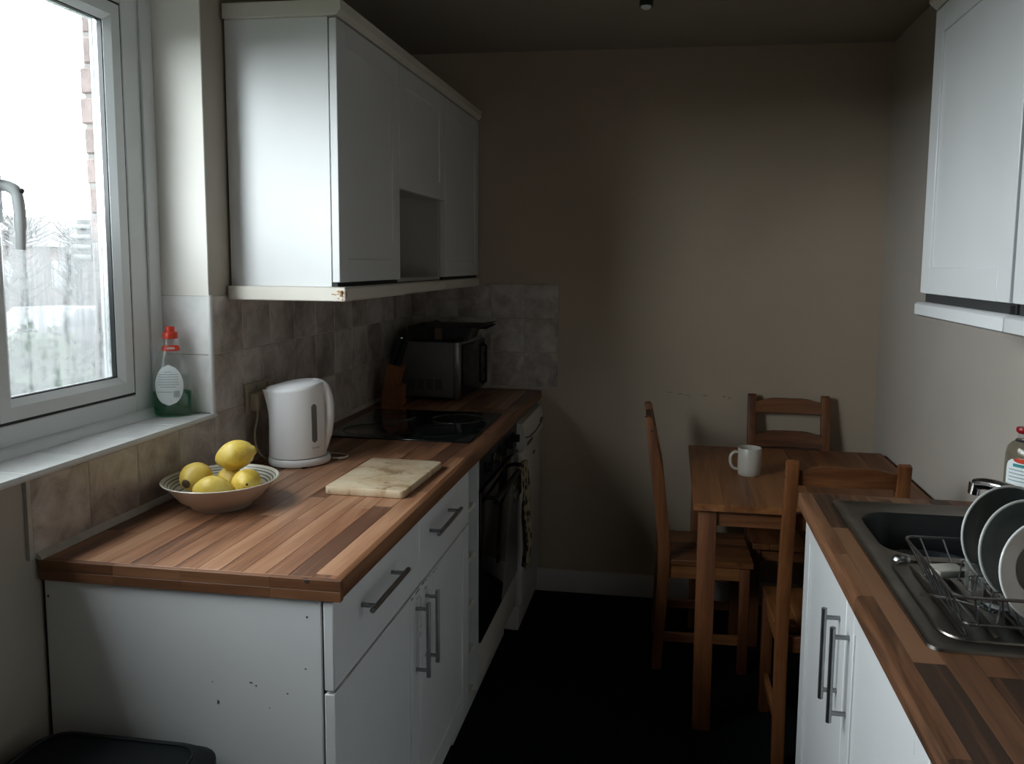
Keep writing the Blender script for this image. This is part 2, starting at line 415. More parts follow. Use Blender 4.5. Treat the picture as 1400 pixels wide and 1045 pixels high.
def part(name, bm, mat, parent, smooth=40, label=None):
    """a mesh child; its shape is given in world coordinates unless the thing was made local"""
    off = OFF.get(parent.name, Vector((0, 0, 0)))
    if off.length > 0: bmesh.ops.translate(bm, verts=bm.verts, vec=-off)
    o = bpy.data.objects.new(name, mesh_of(name, bm, mat, smooth)); C.objects.link(o)
    o.parent = parent; OFF[o.name] = off
    if label: o['label'] = label
    return o

def piece(name, bm, mat, parent, at, smooth=30):
    """a small piece whose mesh is given round its own centre, placed at a world point under its parent"""
    o = bpy.data.objects.new(name, mesh_of(name, bm, mat, smooth)); C.objects.link(o)
    o.parent = parent; o.location = Vector(at) - OFF.get(parent.name, Vector((0, 0, 0)))
    return o

def tag(o, label, cat, group=None):
    o['label'] = label; o['category'] = cat
    if group: o['group'] = group
    return o

def thing(name, label, cat, loc=(0, 0, 0), rotz=0.0, group=None, local=False):
    o = bpy.data.objects.new(name, None); C.objects.link(o); o.empty_display_size = 0.05
    o.location = loc; o.rotation_euler = (0, 0, rotz); tag(o, label, cat, group)
    OFF[o.name] = Vector((0, 0, 0)) if local else Vector(loc)
    return o

def single(name, bm, mat, label, cat, loc=(0, 0, 0), rot=(0, 0, 0), group=None, smooth=40):
    o = bpy.data.objects.new(name, mesh_of(name, bm, mat, smooth)); C.objects.link(o)
    o.location = loc; o.rotation_euler = rot; tag(o, label, cat, group)
    return o

def struct(name, bm, mat, label=None, smooth=40):
    o = bpy.data.objects.new(name, mesh_of(name, bm, mat, smooth)); C.objects.link(o)
    o['kind'] = 'structure'; OFF[o.name] = Vector((0, 0, 0))
    if label: o['label'] = label
    return o

# ------------------------------------------------------------------ the room
XL, XW, YB, YF, ZC = -1.146, 0.846, 3.464, -1.55, 2.356     # left wall, right wall, back wall, wall behind, ceiling
SILL = 1.0745; YS = 1.876; YN = 0.30; HEAD = 2.125; XO = -1.49; XI = -1.38
WT = 0.91                                                     # worktop height
G = 0.006                                                     # tile thickness

bm = BM(); box(bm, XO - 0.1, XW + 0.15, YF - 0.1, YB + 0.1, -0.1, 0.0); struct('floor', bm, 'floor', 'near black floor covering of the kitchen')
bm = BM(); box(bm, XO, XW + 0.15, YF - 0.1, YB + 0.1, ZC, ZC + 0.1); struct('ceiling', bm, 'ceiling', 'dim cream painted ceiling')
bm = BM(); box(bm, XO, XW + 0.15, YB + G, YB + 0.15, 0, ZC); wall_back = struct('wall_back', bm, 'wall', 'cream painted wall behind the table')
bm = BM(); box(bm, XW, XW + 0.15, YF - 0.1, YB + G, 0, ZC); wall_right = struct('wall_right', bm, 'wall_pale', 'pale painted wall behind the sink')
bm = BM(); box(bm, XO, XW + 0.15, YF - 0.15, YF, 0, ZC); struct('wall_front', bm, 'wall_dim', 'wall behind the camera, darkened to cut bounced light')
bm = BM(); X0 = XL - G
box(bm, XI, X0, YF, YB + G, 0, SILL - G)
box(bm, XI, X0, YF, YB + G, HEAD, ZC)
box(bm, XI, X0, YS + G, YB + G, SILL - G, HEAD)
box(bm, XI, X0, YF, YN, SILL - G, HEAD)
wall_left = struct('wall_left', bm, 'wall_left', 'pale painted wall with the window')

bm = BM(); prism(bm, [(YB + G, 0), (YB - 0.012, 0), (YB - 0.012, 0.075), (YB - 0.004, 0.095), (YB + G, 0.098)], 'x', XL, XW)
struct('baseboard_back', bm, 'baseboard', 'white skirting board along the back wall')
bm = BM(); prism(bm, [(XW, 0), (XW - 0.018, 0), (XW - 0.018, 0.075), (XW - 0.008, 0.095), (XW, 0.098)], 'y', 2.03, YB - 0.012)
struct('baseboard_right', bm, 'baseboard', 'white skirting board along the right wall')

bm = BM(); box(bm, -1.300, X0 + 0.0003, YS + G - 0.005, YS + G - 0.0005, 1.3738, HEAD); box(bm, -1.300, X0 + 0.0003, YN, YS, HEAD - 0.004, HEAD - 0.0005)
struct('trim_6', bm, 'reveal', 'pale plaster lining the window recess, whitened to stand in for window light')
# tiles ---------------------------------------------------------------
TW = 0.15; J = 0.0014
def tile_at(parent, centre, sx, sy, sz, mat='tile', cache={}):
    key = (round(sx, 4), round(sy, 4), round(sz, 4), mat)
    if key not in cache:
        b = BM(); box(b, -sx / 2, sx / 2, -sy / 2, sy / 2, -sz / 2, sz / 2, 0.0012, 1); cache[key] = mesh_of('tile', b, mat, 30)
    o = bpy.data.objects.new('tile', cache[key]); C.objects.link(o); o.parent = parent; o.location = centre
    return o
rows = [(0.922, SILL), (SILL, 1.2240), (1.2240, 1.3735)]
for (z0, z1) in rows:                                    # beyond the window
    y = YS
    while y < YB - 0.02:
        y1 = min(y + TW, YB)
        tile_at(wall_left, (XL - G / 2, (y + y1) / 2, (z0 + z1) / 2), G, y1 - y - 2 * J, z1 - z0 - 2 * J); y = y1
for k in range(4):                                       # below the sill
    y0 = YS - TW * (k + 1)
    tile_at(wall_left, (XL - G / 2, y0 + TW / 2, (0.922 + SILL - 0.012) / 2), G, TW - 2 * J, SILL - 0.012 - 0.922 - 2 * J)
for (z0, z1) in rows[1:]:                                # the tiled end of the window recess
    tile_at(wall_left, ((XL - 1.285) / 2 - 0.003, YS + G / 2, (z0 + z1) / 2), 0.139 - 2 * J, G, z1 - z0 - 2 * J, 'tile_lit')
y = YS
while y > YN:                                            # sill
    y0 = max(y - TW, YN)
    tile_at(wall_left, ((XL - 1.285) / 2 - 0.003, (y + y0) / 2, SILL - G / 2), 0.139 - 2 * J, y - y0 - 2 * J, G, 'tile_lit'); y = y0
xs = [XL, XL + 0.06] + [XL + 0.06 + TW * k for k in range(1, 5)]
for (z0, z1) in rows:
    for a, b in zip(xs[:-1], xs[1:]):
        tile_at(wall_back, ((a + b) / 2, YB + G / 2, (z0 + z1) / 2), b - a - 2 * J, G, z1 - z0 - 2 * J)
bm = BM()
box(bm, XL - G, XL - 0.0015, YS, YB, 0.915, 1.3735); box(bm, XL - G, XL - 0.0015, 1.276, YS, 0.915, SILL - 0.012)
box(bm, -1.285, XL - 0.002, YS + 0.0015, YS + G, SILL, 1.3735); box(bm, -1.285, XL - 0.002, YN, YS, SILL - G, SILL - 0.0012)
part('grout', bm, 'grout', wall_left)
bm = BM(); box(bm, XL, xs[-1], YB + 0.0015, YB + G, 0.915, 1.3735); part('grout', bm, 'grout', wall_back)
bm = BM(); tube(bm, [(XL - 0.003, YS + 0.002, SILL), (XL - 0.003, YS + 0.002, 1.376)], 0.0065, 10)
o = struct('trim_1', bm, 'trim', 'white rounded corner trim of the tiled window recess')
bm = BM(); prism(bm, [(XL - 0.02, SILL - 0.011), (XL + 0.004, SILL - 0.011), (XL + 0.007, SILL - 0.006), (XL + 0.004, SILL + 0.001), (XL - 0.004, SILL + 0.001), (XL - 0.02, SILL - 0.006)], 'y', YN, YS + 0.004)
struct('trim_2', bm, 'trim', 'white rounded front edge of the tiled window sill')
bm = BM(); prism(bm, [(XL - 0.004, 0.911), (XL + 0.010, 0.911), (XL + 0.007, 0.917), (XL - 0.001, 0.924)], 'y', 1.284, YB)
struct('trim_3', bm, 'grout', 'pale sealant bead along the long worktop and tiles')
bm = BM(); prism(bm, [(YB + 0.004, 0.911), (YB - 0.010, 0.911), (YB - 0.007, 0.917), (YB + 0.001, 0.924)], 'x', XL, -0.56)
struct('trim_4', bm, 'grout', 'pale sealant bead at the back of the long worktop')
bm = BM(); box(bm, XL - 0.005, XL + 0.002, 1.266, 1.2755, 0.915, SILL - 0.012); struct('trim_5', bm, 'grout', 'grey end strip of the tiles below the sill')
RB = random.Random(21)
# wear on the painted walls
def blob(bm, c, u, v, a, b, rg, n=9, t=0.0005):
    """small ragged flake lying on a surface: centre c, in-plane axes u and v, half sizes a and b"""
    c, u, v = Vector(c), Vector(u), Vector(v); nn = u.cross(v) * t
    ring = [c + u * (a * rg.uniform(.55, 1.15) * math.cos(k * 6.2832 / n)) + v * (b * rg.uniform(.55, 1.15) * math.sin(k * 6.2832 / n)) for k in range(n)]
    A = [bm.verts.new(p - nn) for p in ring]; B = [bm.verts.new(p + nn) for p in ring]
    bm.faces.new(A[::-1]); bm.faces.new(B)
    for k in range(n): bm.faces.new((A[k], A[(k + 1) % n], B[(k + 1) % n], B[k]))
def scuff(parent, pts, mat='grime', n='scuff_mark'):
    b = BM()
    for (x, z, wd, ht) in pts: blob(b, (x + wd / 2, YB + G, z), (1, 0, 0), (0, 0, 1), wd / 2, ht * .45, RB)
    part(n, b, mat, parent)['kind'] = 'stuff'
scuff(wall_back, [(-0.02, 0.918, 0.035, 0.002), (0.03, 0.912, 0.03, 0.0025), (0.065, 0.909, 0.025, 0.0022), (0.135, 0.909, 0.03, 0.003), (0.225, 0.907, 0.012, 0.004), (0.248, 0.902, 0.010, 0.006), (0.085, 0.902, 0.006, 0.004)])

# window --------------------------------------------------------------
win = bpy.data.objects.new('window_1', None); C.objects.link(win); win['kind'] = 'structure'
win['label'] = 'white plastic window with misted panes over the tiled sill'
win.location = (-1.285, 0.63, SILL); OFF[win.name] = Vector(win.location)
XFc = -1.285                                            # room-side face of the outer frame
z0, z1 = SILL, HEAD
YG = YS - 0.104                                         # edge of the frame beside the opening sash
bm = BM()                                               # outer frame and mullion; rails run between the posts
posts = ((YG, YS - 0.002), (1.282, 1.362), (YN + 0.002, YN + 0.093))
for a, b in posts: box(bm, XFc - 0.06, XFc, a, b, z0 + 0.0125, z1 - 0.002, 0.002, 1)
for a, b in ((1.3622, YG - 0.0002), (YN + 0.0932, 1.2818)):
    box(bm, XFc - 0.06, XFc, a, b, z0 + 0.0125, z0 + 0.061, 0.002, 1); box(bm, XFc - 0.06, XFc, a, b, z1 - 0.072, z1 - 0.002, 0.002, 1)
part('frame', bm, 'upvc', win)
bm = BM(); box(bm, XFc + 0.0003, XFc + 0.008, YS - 0.045, YS - 0.001, z0 + 0.001, z1 - 0.001, 0.003); part('cover_strip', bm, 'upvc', win)
bm = BM(); prism(bm, [(XFc + 0.0003, z0 + 0.0005), (XFc + 0.022, z0 + 0.0005), (XFc + 0.016, z0 + 0.013), (XFc + 0.004, z0 + 0.02), (XFc + 0.0003, z0 + 0.02)], 'y', YN + 0.004, YS - 0.046); part('sill_bead', bm, 'upvc', win)
bm = BM(); box(bm, XFc - 0.25, XFc - 0.062, YN + 0.01, YS + 0.02, z0 - 0.03, z0 + 0.012, 0.004); part('outer_sill', bm, 'upvc', win)

def mitred(bm, ya, yb, za, zb, wd, xa, xb, slope=0.0):
    """rectangular ring of moulding with mitred corners: wd wide, room face xb, its inner edge set back by slope"""
    ring = lambda d, x: [bm.verts.new((x, y, z)) for y, z in ((ya + d, za + d), (yb - d, za + d), (yb - d, zb - d), (ya + d, zb - d))]
    rs = [ring(0, xa), ring(0, xb), ring(wd, xb - slope), ring(wd, xa)]
    for i in range(4):
        A, B = rs[i], rs[(i + 1) % 4]
        for k in range(4): bm.faces.new((A[k], A[(k + 1) % 4], B[(k + 1) % 4], B[k]))
def pane_set(ya, yb, za, zb, opening):
    if opening:
        s = None
        bm = BM(); mitred(bm, ya, yb, za, zb, 0.027, XFc - 0.05, XFc + 0.001, 0.001); s = part('sash', bm, 'upvc', win, 25)
        bm = BM(); mitred(bm, ya - 0.0062, yb + 0.0062, za - 0.0062, zb + 0.0062, 0.006, XFc - 0.03, XFc - 0.0015); part('seal', bm, 'rubber', s)
        i = 0.027
    else:
        s = win; i = 0.0
    bm = BM(); mitred(bm, ya + i, yb - i, za + i, zb - i, 0.0145, XFc - 0.02, XFc + (0.0 if opening else 0.006), 0.011); part('glazing_bead', bm, 'upvc', s, 25)
    j = i + 0.0125
    bm = BM(); mitred(bm, ya + j, yb - j, za + j, zb - j, 0.0045, XFc - 0.024, XFc - 0.013); part('gasket', bm, 'rubber', s, 25)
    bm = BM(); mitred(bm, ya + j - .004, yb - j + .004, za + j - .004, zb - j + .004, 0.005, XFc - 0.046, XFc - 0.04); part('spacer_bar', bm, 'upvc', s, 25)
    b = BM(); box(b, -0.002, 0.002, (ya - yb) / 2 + j, (yb - ya) / 2 - j, 0, zb - za - 2 * j)
    piece('pane', b, 'pane', s, (XFc - 0.028, (ya + yb) / 2, za + j))
    return s
pane_set(YN + 0.093, 1.282, z0 + 0.061, z1 - 0.072, False)
sash = pane_set(1.3685, YG - 0.0065, z0 + 0.0675, z1 - 0.0785, True)
hx = XFc + 0.0005
bm = BM(); box(bm, hx, hx + 0.014, 1.366, 1.392, 1.53, 1.635, 0.005)
hd = part('handle_base', bm, 'upvc', sash)
bm = BM(); tube(bm, spline([(hx + 0.01, 1.379, 1.600), (hx + 0.032, 1.380, 1.600), (hx + 0.048, 1.384, 1.588), (hx + 0.050, 1.388, 1.555), (hx + 0.048, 1.390, 1.515), (hx + 0.046, 1.390, 1.480)], 6), [0.0115] * 12 + [0.0105] * 12 + [0.009] * 7, 12)
part('handle', bm, 'upvc', sash)
bm = BM(); tube(bm, [(hx + 0.050, 1.386, 1.592), (hx + 0.060, 1.387, 1.590)], 0.0055, 10); part('lock_button', bm, 'rubber', sash)

# brick outer leaf with its toothed jamb seen through the glass ---------------
bm = BM(); box(bm, XO + 0.002, XI, YS + 0.028, YB + 0.6, -0.4, 3.0); box(bm, XO + 0.008, XI, YN - 1.0, YN - 0.02, -0.4, 3.0)
box(bm, XO + 0.008, XI, YN - 0.02, YS + 0.032, -0.4, SILL - 0.03); box(bm, XO + 0.008, XI, YN - 0.02, YS + 0.032, HEAD + 0.03, 3.0)
wext = struct('wall_exterior', bm, 'mortar', 'weathered brick outer wall beside the window')
zb = SILL - 0.02; k = 0
while zb < HEAD + 0.05:
    ln = 0.215 if k % 2 else 0.1025
    b = BM(); d = random.uniform(-0.008, 0.010)
    box(b, -0.052 - d, 0.052, -ln / 2, ln / 2, -0.0325, 0.0325, 0.004, 1)
    piece('brick', b, 'brick', wext, (XO + 0.051, YS + 0.024 + ln / 2 + random.uniform(-.002, .002), zb + 0.0325))
    b = BM(); box(b, -0.052, 0.052, -0.1075, 0.1075, -0.0325, 0.0325, 0.004, 1)
    piece('brick', b, 'brick', wext, (XO + 0.045, YS + 0.024 + ln + 0.01 + 0.1075, zb + 0.0325))
    zb += 0.075; k += 1
vt = thing('wall_vent', 'grey louvred vent on the brick jamb outside the window', 'vent', (XO - 0.02, YS + 0.03, 1.46))
bm = BM(); box(bm, XO - 0.052, XO - 0.004, YS + 0.040, YS + 0.16, 1.455, 1.565, 0.003); part('hood', bm, 'ventgrey', vt)
for q in range(4):
    b = BM(); box(b, XO - 0.060, XO - 0.006, YS + 0.034, YS + 0.15, 1.462 + 0.026 * q, 1.474 + 0.026 * q, 0.002); part('louvre', b, 'ventpale', vt)

# ------------------------------------------------------------------ outside, far beyond the window
bm = BM(); box(bm, -90, XO, -60, 90, -1.2, -1.0); struct('ground_outside', bm, 'grass', 'dull winter ground outside the window')
def foliage(bm, n, cx, cy, cz, rx, ry, rz, s, rng):
    for _ in range(n):
        a = rng.uniform(0, 6.283); u = rng.uniform(-1, 1); rr = rng.uniform(0.75, 1.0); q = math.sqrt(1 - u * u) * rr
        p = Vector((cx + rx * q * math.cos(a), cy + ry * q * math.sin(a), cz + rz * u * rr))
        d1 = Vector((rng.uniform(-1, 1), rng.uniform(-1, 1), rng.uniform(-1, 1))).normalized() * s
        d2 = d1.orthogonal().normalized() * s * 0.6
        vs_ = [bm.verts.new(p + t) for t in (-d1, d2, d1, -d2)]; bm.faces.new(vs_)
rng = random.Random(3)
for i, (dx, dy, hgt, lab) in enumerate([(-7.9, 8.9, 1.55, 'green garden shrub outside, nearest the window handle'), (-8.95, 11.3, 1.05, 'low green garden shrub outside, nearest the brick jamb')]):
    t = thing('garden_shrub', lab, 'shrub', (dx, dy, -1.0), group='shrubs in the garden')
    b = BM(); foliage(b, 900, dx, dy, -1.0 + hgt * 0.55, 0.9, 1.0, hgt * 0.5, 0.06, rng); lathe(b, [(0, -1.0 + hgt * .12), (0.7, -1.0 + hgt * .3), (0.75, -1.0 + hgt * .65), (0.35, -1.0 + hgt * .95), (0, -1.0 + hgt)], 14, dx, dy); part('foliage', b, 'leaf', t, 0)
    b = BM(); tube(b, [(dx, dy, -1.02), (dx, dy, -1.0 + hgt * 0.4)], 0.04, 6); part('stem', b, 'bark', t)
def bare_tree(x, y, h, lab, seed):
    rg = random.Random(seed); t = thing('bare_tree', lab, 'tree', (x, y, -1.0), group='bare trees in the distance')
    b = BM(); tube(b, [(x, y, -1.05), (x + .05, y, -1 + h * .4), (x, y + .1, -1 + h * .95)], [0.13, 0.09, 0.02], 6); part('trunk', b, 'bark', t)
    b = BM()
    for q in range(60):
        z = -1 + h * rg.uniform(.3, .9); a = rg.uniform(0, 6.28); l = h * rg.uniform(.12, .32)
        e = Vector((x + l * math.cos(a), y + l * math.sin(a), z + l * rg.uniform(.3, .9)))
        tube(b, [(x, y, z), (Vector((x, y, z)) + e) / 2 + Vector((0, 0, -.05)), e], [0.035, 0.022, 0.008], 4)
        for s in range(4):
            f = e * .5 + Vector((x, y, z)) * .5
            tube(b, [f, f + Vector((rg.uniform(-.5, .5), rg.uniform(-.5, .5), rg.uniform(.1, .7)))], [0.012, 0.005], 3)
    part('branches', b, 'bark', t)
bare_tree(-16.9, 19.0, 3.5, 'tall bare tree seen through the misted pane beside the window handle', 1)
bare_tree(-17.3, 21.5, 3.3, 'bare tree seen through the misted pane near the brick jamb', 2)
hs = thing('terraced_house', 'red brick house in the mist beyond the window', 'house', (-26, 29, -1.0))
b = BM(); box(b, -30, -26, 22, 42, -1.0, 2.0); part('wall', b, 'houserender', hs)
b = BM(); prism(b, [(-30.3, 1.9), (-25.7, 1.9), (-28, 3.2)], 'y', 21.7, 42.3); part('roof', b, 'roof', hs)
for q in range(5):
    b = BM(); box(b, -26.06, -25.96, 23.5 + q * 3.6, 25.1 + q * 3.6, 0.1, 1.3); wn = part('window', b, 'ventpale', hs)
    b = BM(); box(b, -25.97, -25.93, 23.6 + q * 3.6, 25.0 + q * 3.6, 0.2, 1.2); part('glass', b, 'glassdark', wn)
cx_, cy_ = -13.4, 16.4
cr = thing('parked_car', 'pale silver car parked outside, blurred by the misted pane', 'car', (cx_, cy_, -1.0))
Y_ = lambda pts: [(p[0] + cy_ - 9.3, p[1]) for p in pts]
b = BM(); prism(b, Y_([(7.4, -0.75), (11.2, -0.75), (11.25, -0.3), (10.6, -0.1), (9.9, 0.35), (8.5, 0.38), (7.9, 0.0), (7.35, -0.15)]), 'x', cx_ - 0.8, cx_ + 0.8, 0.06); part('body', b, 'carpaint', cr)
for sd_ in (-1, 1):
    b = BM(); prism(b, Y_([(8.05, 0.0), (10.4, -0.05), (9.85, 0.3), (8.55, 0.32)]), 'x', cx_ + sd_ * 0.79, cx_ + sd_ * 0.81); part('side_window', b, 'glassdark', cr)
for (yy, xx) in ((8.1, .75), (10.5, .75), (8.1, -.75), (10.5, -.75)):
    b = BM(); tube(b, [(cx_ + xx - 0.1, yy + cy_ - 9.3, -0.7), (cx_ + xx + 0.1, yy + cy_ - 9.3, -0.7)], 0.3, 16); part('wheel', b, 'rubber', cr)
# ------------------------------------------------------------------ cabinet helpers
def bar_handle(parent, p0, p1, out, r=0.0055, stand=0.030, inset=0.022):
    """straight bar handle from p0 to p1 on posts standing out along vector out"""
    p0, p1, out = Vector(p0), Vector(p1), Vector(out); d = (p1 - p0).normalized(); b = BM()
    tube(b, [p0 + out * stand, p1 + out * stand], r, 10)
    for q in (p0 + d * inset, p1 - d * inset): tube(b, [q, q + out * stand], r * 0.85, 8)
    return part('handle', b, 'steel', parent, label='brushed steel bar handle')

def shaker(bm, xf, sgn, y0, y1, z0, z1, st=0.062, th=0.019):
    """door slab with raised stiles and rails; xf = front face, sgn = +1 when it faces +X"""
    xb = xf - sgn * th; a, b_ = min(xf, xb), max(xf, xb)
    box(bm, a, b_, y0, y0 + st, z0, z1, 0.0015, 1); box(bm, a, b_, y1 - st, y1, z0, z1, 0.0015, 1)
    box(bm, a, b_, y0 + st + .0001, y1 - st - .0001, z0, z0 + st, 0.0012, 1); box(bm, a, b_, y0 + st + .0001, y1 - st - .0001, z1 - st, z1, 0.0012, 1)
    m = xf - sgn * 0.0045; xb2 = xb + sgn * 0.001; box(bm, min(m, xb2), max(m, xb2), y0 + st - .002, y1 - st + .002, z0 + st - .002, z1 - st + .002)

# ---- left base units (front plane X = -0.575)
XD = -0.575
cab = thing('base_cabinet', 'white base cabinet with two drawers and two doors under the long worktop', 'cabinet', (-0.86, 1.77, 0))
bm = BM(); box(bm, XL + 0.0042, XD - 0.0245, 1.293, 1.311, 0.0, 0.872, 0.001, 1); ep = part('end_panel', bm, 'white', cab)
bm = BM(); box(bm, XL + 0.010, XD - 0.0245, 1.3115, 2.2475, 0.15, 0.872); part('carcass', bm, 'carcass', cab)
bm = BM(); box(bm, XD - 0.085, XD - 0.066, 1.312, 2.2475, 0.0, 0.149); part('plinth', bm, 'white', cab)
dsp = 1.781
for (a, b_, hc) in ((1.291, dsp - 0.0015, 1.505), (dsp + 0.0015, 2.246, 1.945)):
    bm = BM(); box(bm, XD - 0.019, XD, a, b_, 0.703, 0.868, 0.002, 1); dw = part('drawer_front', bm, 'white', cab)
    bar_handle(dw, (XD, hc - 0.105, 0.808), (XD, hc + 0.105, 0.808), (1, 0, 0))
for (a, b_, hy) in ((1.291, dsp - 0.0015, 1.752), (dsp + 0.0015, 2.246, 1.826)):
    bm = BM(); shaker(bm, XD, 1, a, b_, 0.128, 0.697); dr = part('door', bm, 'white', cab)
    bar_handle(dr, (XD, hy, 0.490), (XD, hy, 0.672), (1, 0, 0), inset=0.016)
bm = BM(); rg = random.Random(8)
for q in range(14):
    y_ = rg.choice((1.80, 1.83, 1.86, 1.90, 1.76, 1.73)) + rg.gauss(0, .012); z_ = 0.6955 - abs(rg.gauss(0, .0035)) - (0.014 if q % 6 == 0 else 0)
    blob(bm, (XD, y_, z_), (0, 1, 0), (0, 0, 1), rg.uniform(.004, .018), rg.uniform(.0006, .0018), rg)
for q in range(5): blob(bm, (XD, 1.786 + rg.gauss(0, .001), 0.66 - q * .02), (0, 1, 0), (0, 0, 1), .0012, .010, rg)
part('grime_mark', bm, 'grime', cab)['kind'] = 'stuff'
bm = BM()
for (x_, z_, a, c) in ((-0.625, 0.837, .005, .005), (-1.135, .838, .006, .006), (-.63, .74, .004, .003), (-.735, .705, .007, .003), (-.725, .70, .004, .004), (-.80, .662, .005, .009), (-.665, .69, .004, .003), (-.81, .70, .003, .002), (-.70, .66, .003, .002)):
    blob(bm, (x_, 1.293, z_), (1, 0, 0), (0, 0, 1), a * .5, c * .5, RB)
part('scuff_mark', bm, 'grime', ep)['kind'] = 'stuff'
bm = BM(); box(bm, XD - 0.0243, XD - 0.0195, 1.300, 1.32, 0.13, 0.868); part('shadow_gap_strip', bm, 'gap', cab)  # black strip painting the shade in the gap behind the door
bm = BM(); box(bm, XL - 0.002, XL + 0.004, 1.297, 1.31, 0, 0.872); part('shadow_gap_strip', bm, 'gap', cab)  # black fill in place of shade between end panel and wall

sh = thing('open_shelf_unit', 'narrow open shelf unit between the white cabinet and the oven', 'shelf unit', (-0.86, 2.31, 0))
bm = BM(); box(bm, XD - 0.50, XD - 0.004, 2.249, 2.261, 0.12, 0.872); part('side_panel', bm, 'carcass', sh)
bm = BM(); box(bm, XD - 0.50, XD - 0.002, 2.364, 2.379, 0.12, 0.872); part('side_panel', bm, 'white', sh)
bm = BM(); box(bm, XD - 0.50, XD - 0.49, 2.261, 2.364, 0.12, 0.872); part('back_panel', bm, 'carcass', sh)
for z_ in (0.125, 0.26, 0.41, 0.56, 0.715):
    bm = BM(); box(bm, XD - 0.489, XD - 0.012, 2.2615, 2.3635, z_, z_ + 0.012); part('shelf', bm, 'edge', sh)
bm = BM(); box(bm, XD - 0.07, XD - 0.05, 2.249, 2.379, 0.0, 0.12); part('plinth', bm, 'white', sh)

ov = thing('built_in_oven', 'black built-in oven beneath the hob', 'oven', (-0.86, 2.69, 0))
OY0, OY1 = 2.383, 3.005
bm = BM(); box(bm, XL + 0.02, XD - 0.03, OY0, OY1, 0.13, 0.872); part('body', bm, 'black', ov)
bm = BM(); box(bm, XD - 0.03, XD - 0.004, OY0, OY1, 0.757, 0.866, 0.003); fas = part('control_panel', bm, 'black', ov)
bm = BM(); box(bm, XD - 0.03, XD - 0.002, OY0, OY0 + 0.012, 0.757, 0.866, 0.002); part('panel_trim', bm, 'darksteel', fas)
bm = BM(); box(bm, XD - 0.03, XD + 0.004, OY0 + 0.004, OY1 - 0.004, 0.262, 0.752, 0.004); od = part('door', bm, 'blackglass', ov)
bm = BM(); tube(bm, [(XD + 0.040, OY0 + 0.05, 0.712), (XD + 0.040, OY1 - 0.05, 0.712)], 0.010, 12)
for q in (OY0 + 0.09, OY1 - 0.09): tube(bm, [(XD + 0.002, q, 0.712), (XD + 0.040, q, 0.712)], 0.007, 8)
part('handle', bm, 'black', od)
for q in range(5):
    yk = OY0 + 0.09 + q * 0.11
    bm = BM(); tube(bm, [(XD - 0.004, yk, 0.812), (XD + 0.004, yk, 0.812), (XD + 0.006, yk, 0.812), (XD + 0.024, yk, 0.812)], [0.021, 0.021, 0.016, 0.014], 18); kn = part('knob', bm, 'darksteel' if q == 1 else 'black', fas)
bm = BM(); box(bm, XD - 0.022, XD - 0.003, OY0 + 0.001, OY1, 0.128, 0.256, 0.002); part('lower_panel', bm, 'edge', ov)
bm = BM(); box(bm, XD - 0.07, XD - 0.05, OY0, OY1, 0, 0.128); part('plinth', bm, 'white', ov)

DX = -0.558
ds = thing('slimline_dishwasher', 'slim white dishwasher standing in the corner by the back wall', 'dishwasher', (-0.86, 3.23, 0))
DY0, DY1 = 3.012, 3.452
bm = BM(); box(bm, XL + 0.02, DX - 0.03, DY0, DY1, 0.015, 0.855, 0.004); part('body', bm, 'appliance', ds)
bm = BM(); box(bm, DX - 0.03, DX, DY0, DY1, 0.115, 0.735, 0.008, 3); part('door', bm, 'appliance', ds)
prof = [(DX - 0.03, 0.74), (DX + 0.004, 0.74), (DX + 0.010, 0.765), (DX + 0.008, 0.81), (DX - 0.002, 0.845), (DX - 0.03, 0.85)]
bm = BM(); prism(bm, prof, 'y', DY0, DY1); cp = part('control_panel', bm, 'appliance', ds)
bm = BM(); tube(bm, spline([(DX + 0.012, DY0 + 0.01, 0.792), (DX + 0.013, DY0 + 0.12, 0.776), (DX + 0.013, DY0 + 0.28, 0.776), (DX + 0.012, DY1 - 0.01, 0.792)], 6), 0.0022, 6); part('groove', bm, 'black', cp)
bm = BM(); box(bm, DX + 0.002, DX + 0.012, DY0 + 0.06, DY0 + 0.17, 0.748, 0.764, 0.003); part('handle_recess', bm, 'gauge', cp)
bm = BM(); box(bm, DX + 0.004, DX + 0.014, DY1 - 0.08, DY1 - 0.03, 0.785, 0.80, 0.003); part('button', bm, 'gauge', cp)
bm = BM(); box(bm, DX - 0.002, DX + 0.002, DY0 + 0.24, DY0 + 0.29, 0.67, 0.682, 0.001); part('badge', bm, 'gauge', ds)
bm = BM(); box(bm, DX - 0.05, DX - 0.012, DY0 + 0.004, DY1, 0.012, 0.11, 0.003); part('kick_panel', bm, 'appliance', ds)
for q in (DY0 + 0.05, DY1 - 0.05):
    bm = BM(); tube(bm, [(DX - 0.06, q, 0), (DX - 0.06, q, 0.02)], 0.018, 10); part('foot', bm, 'black', ds)

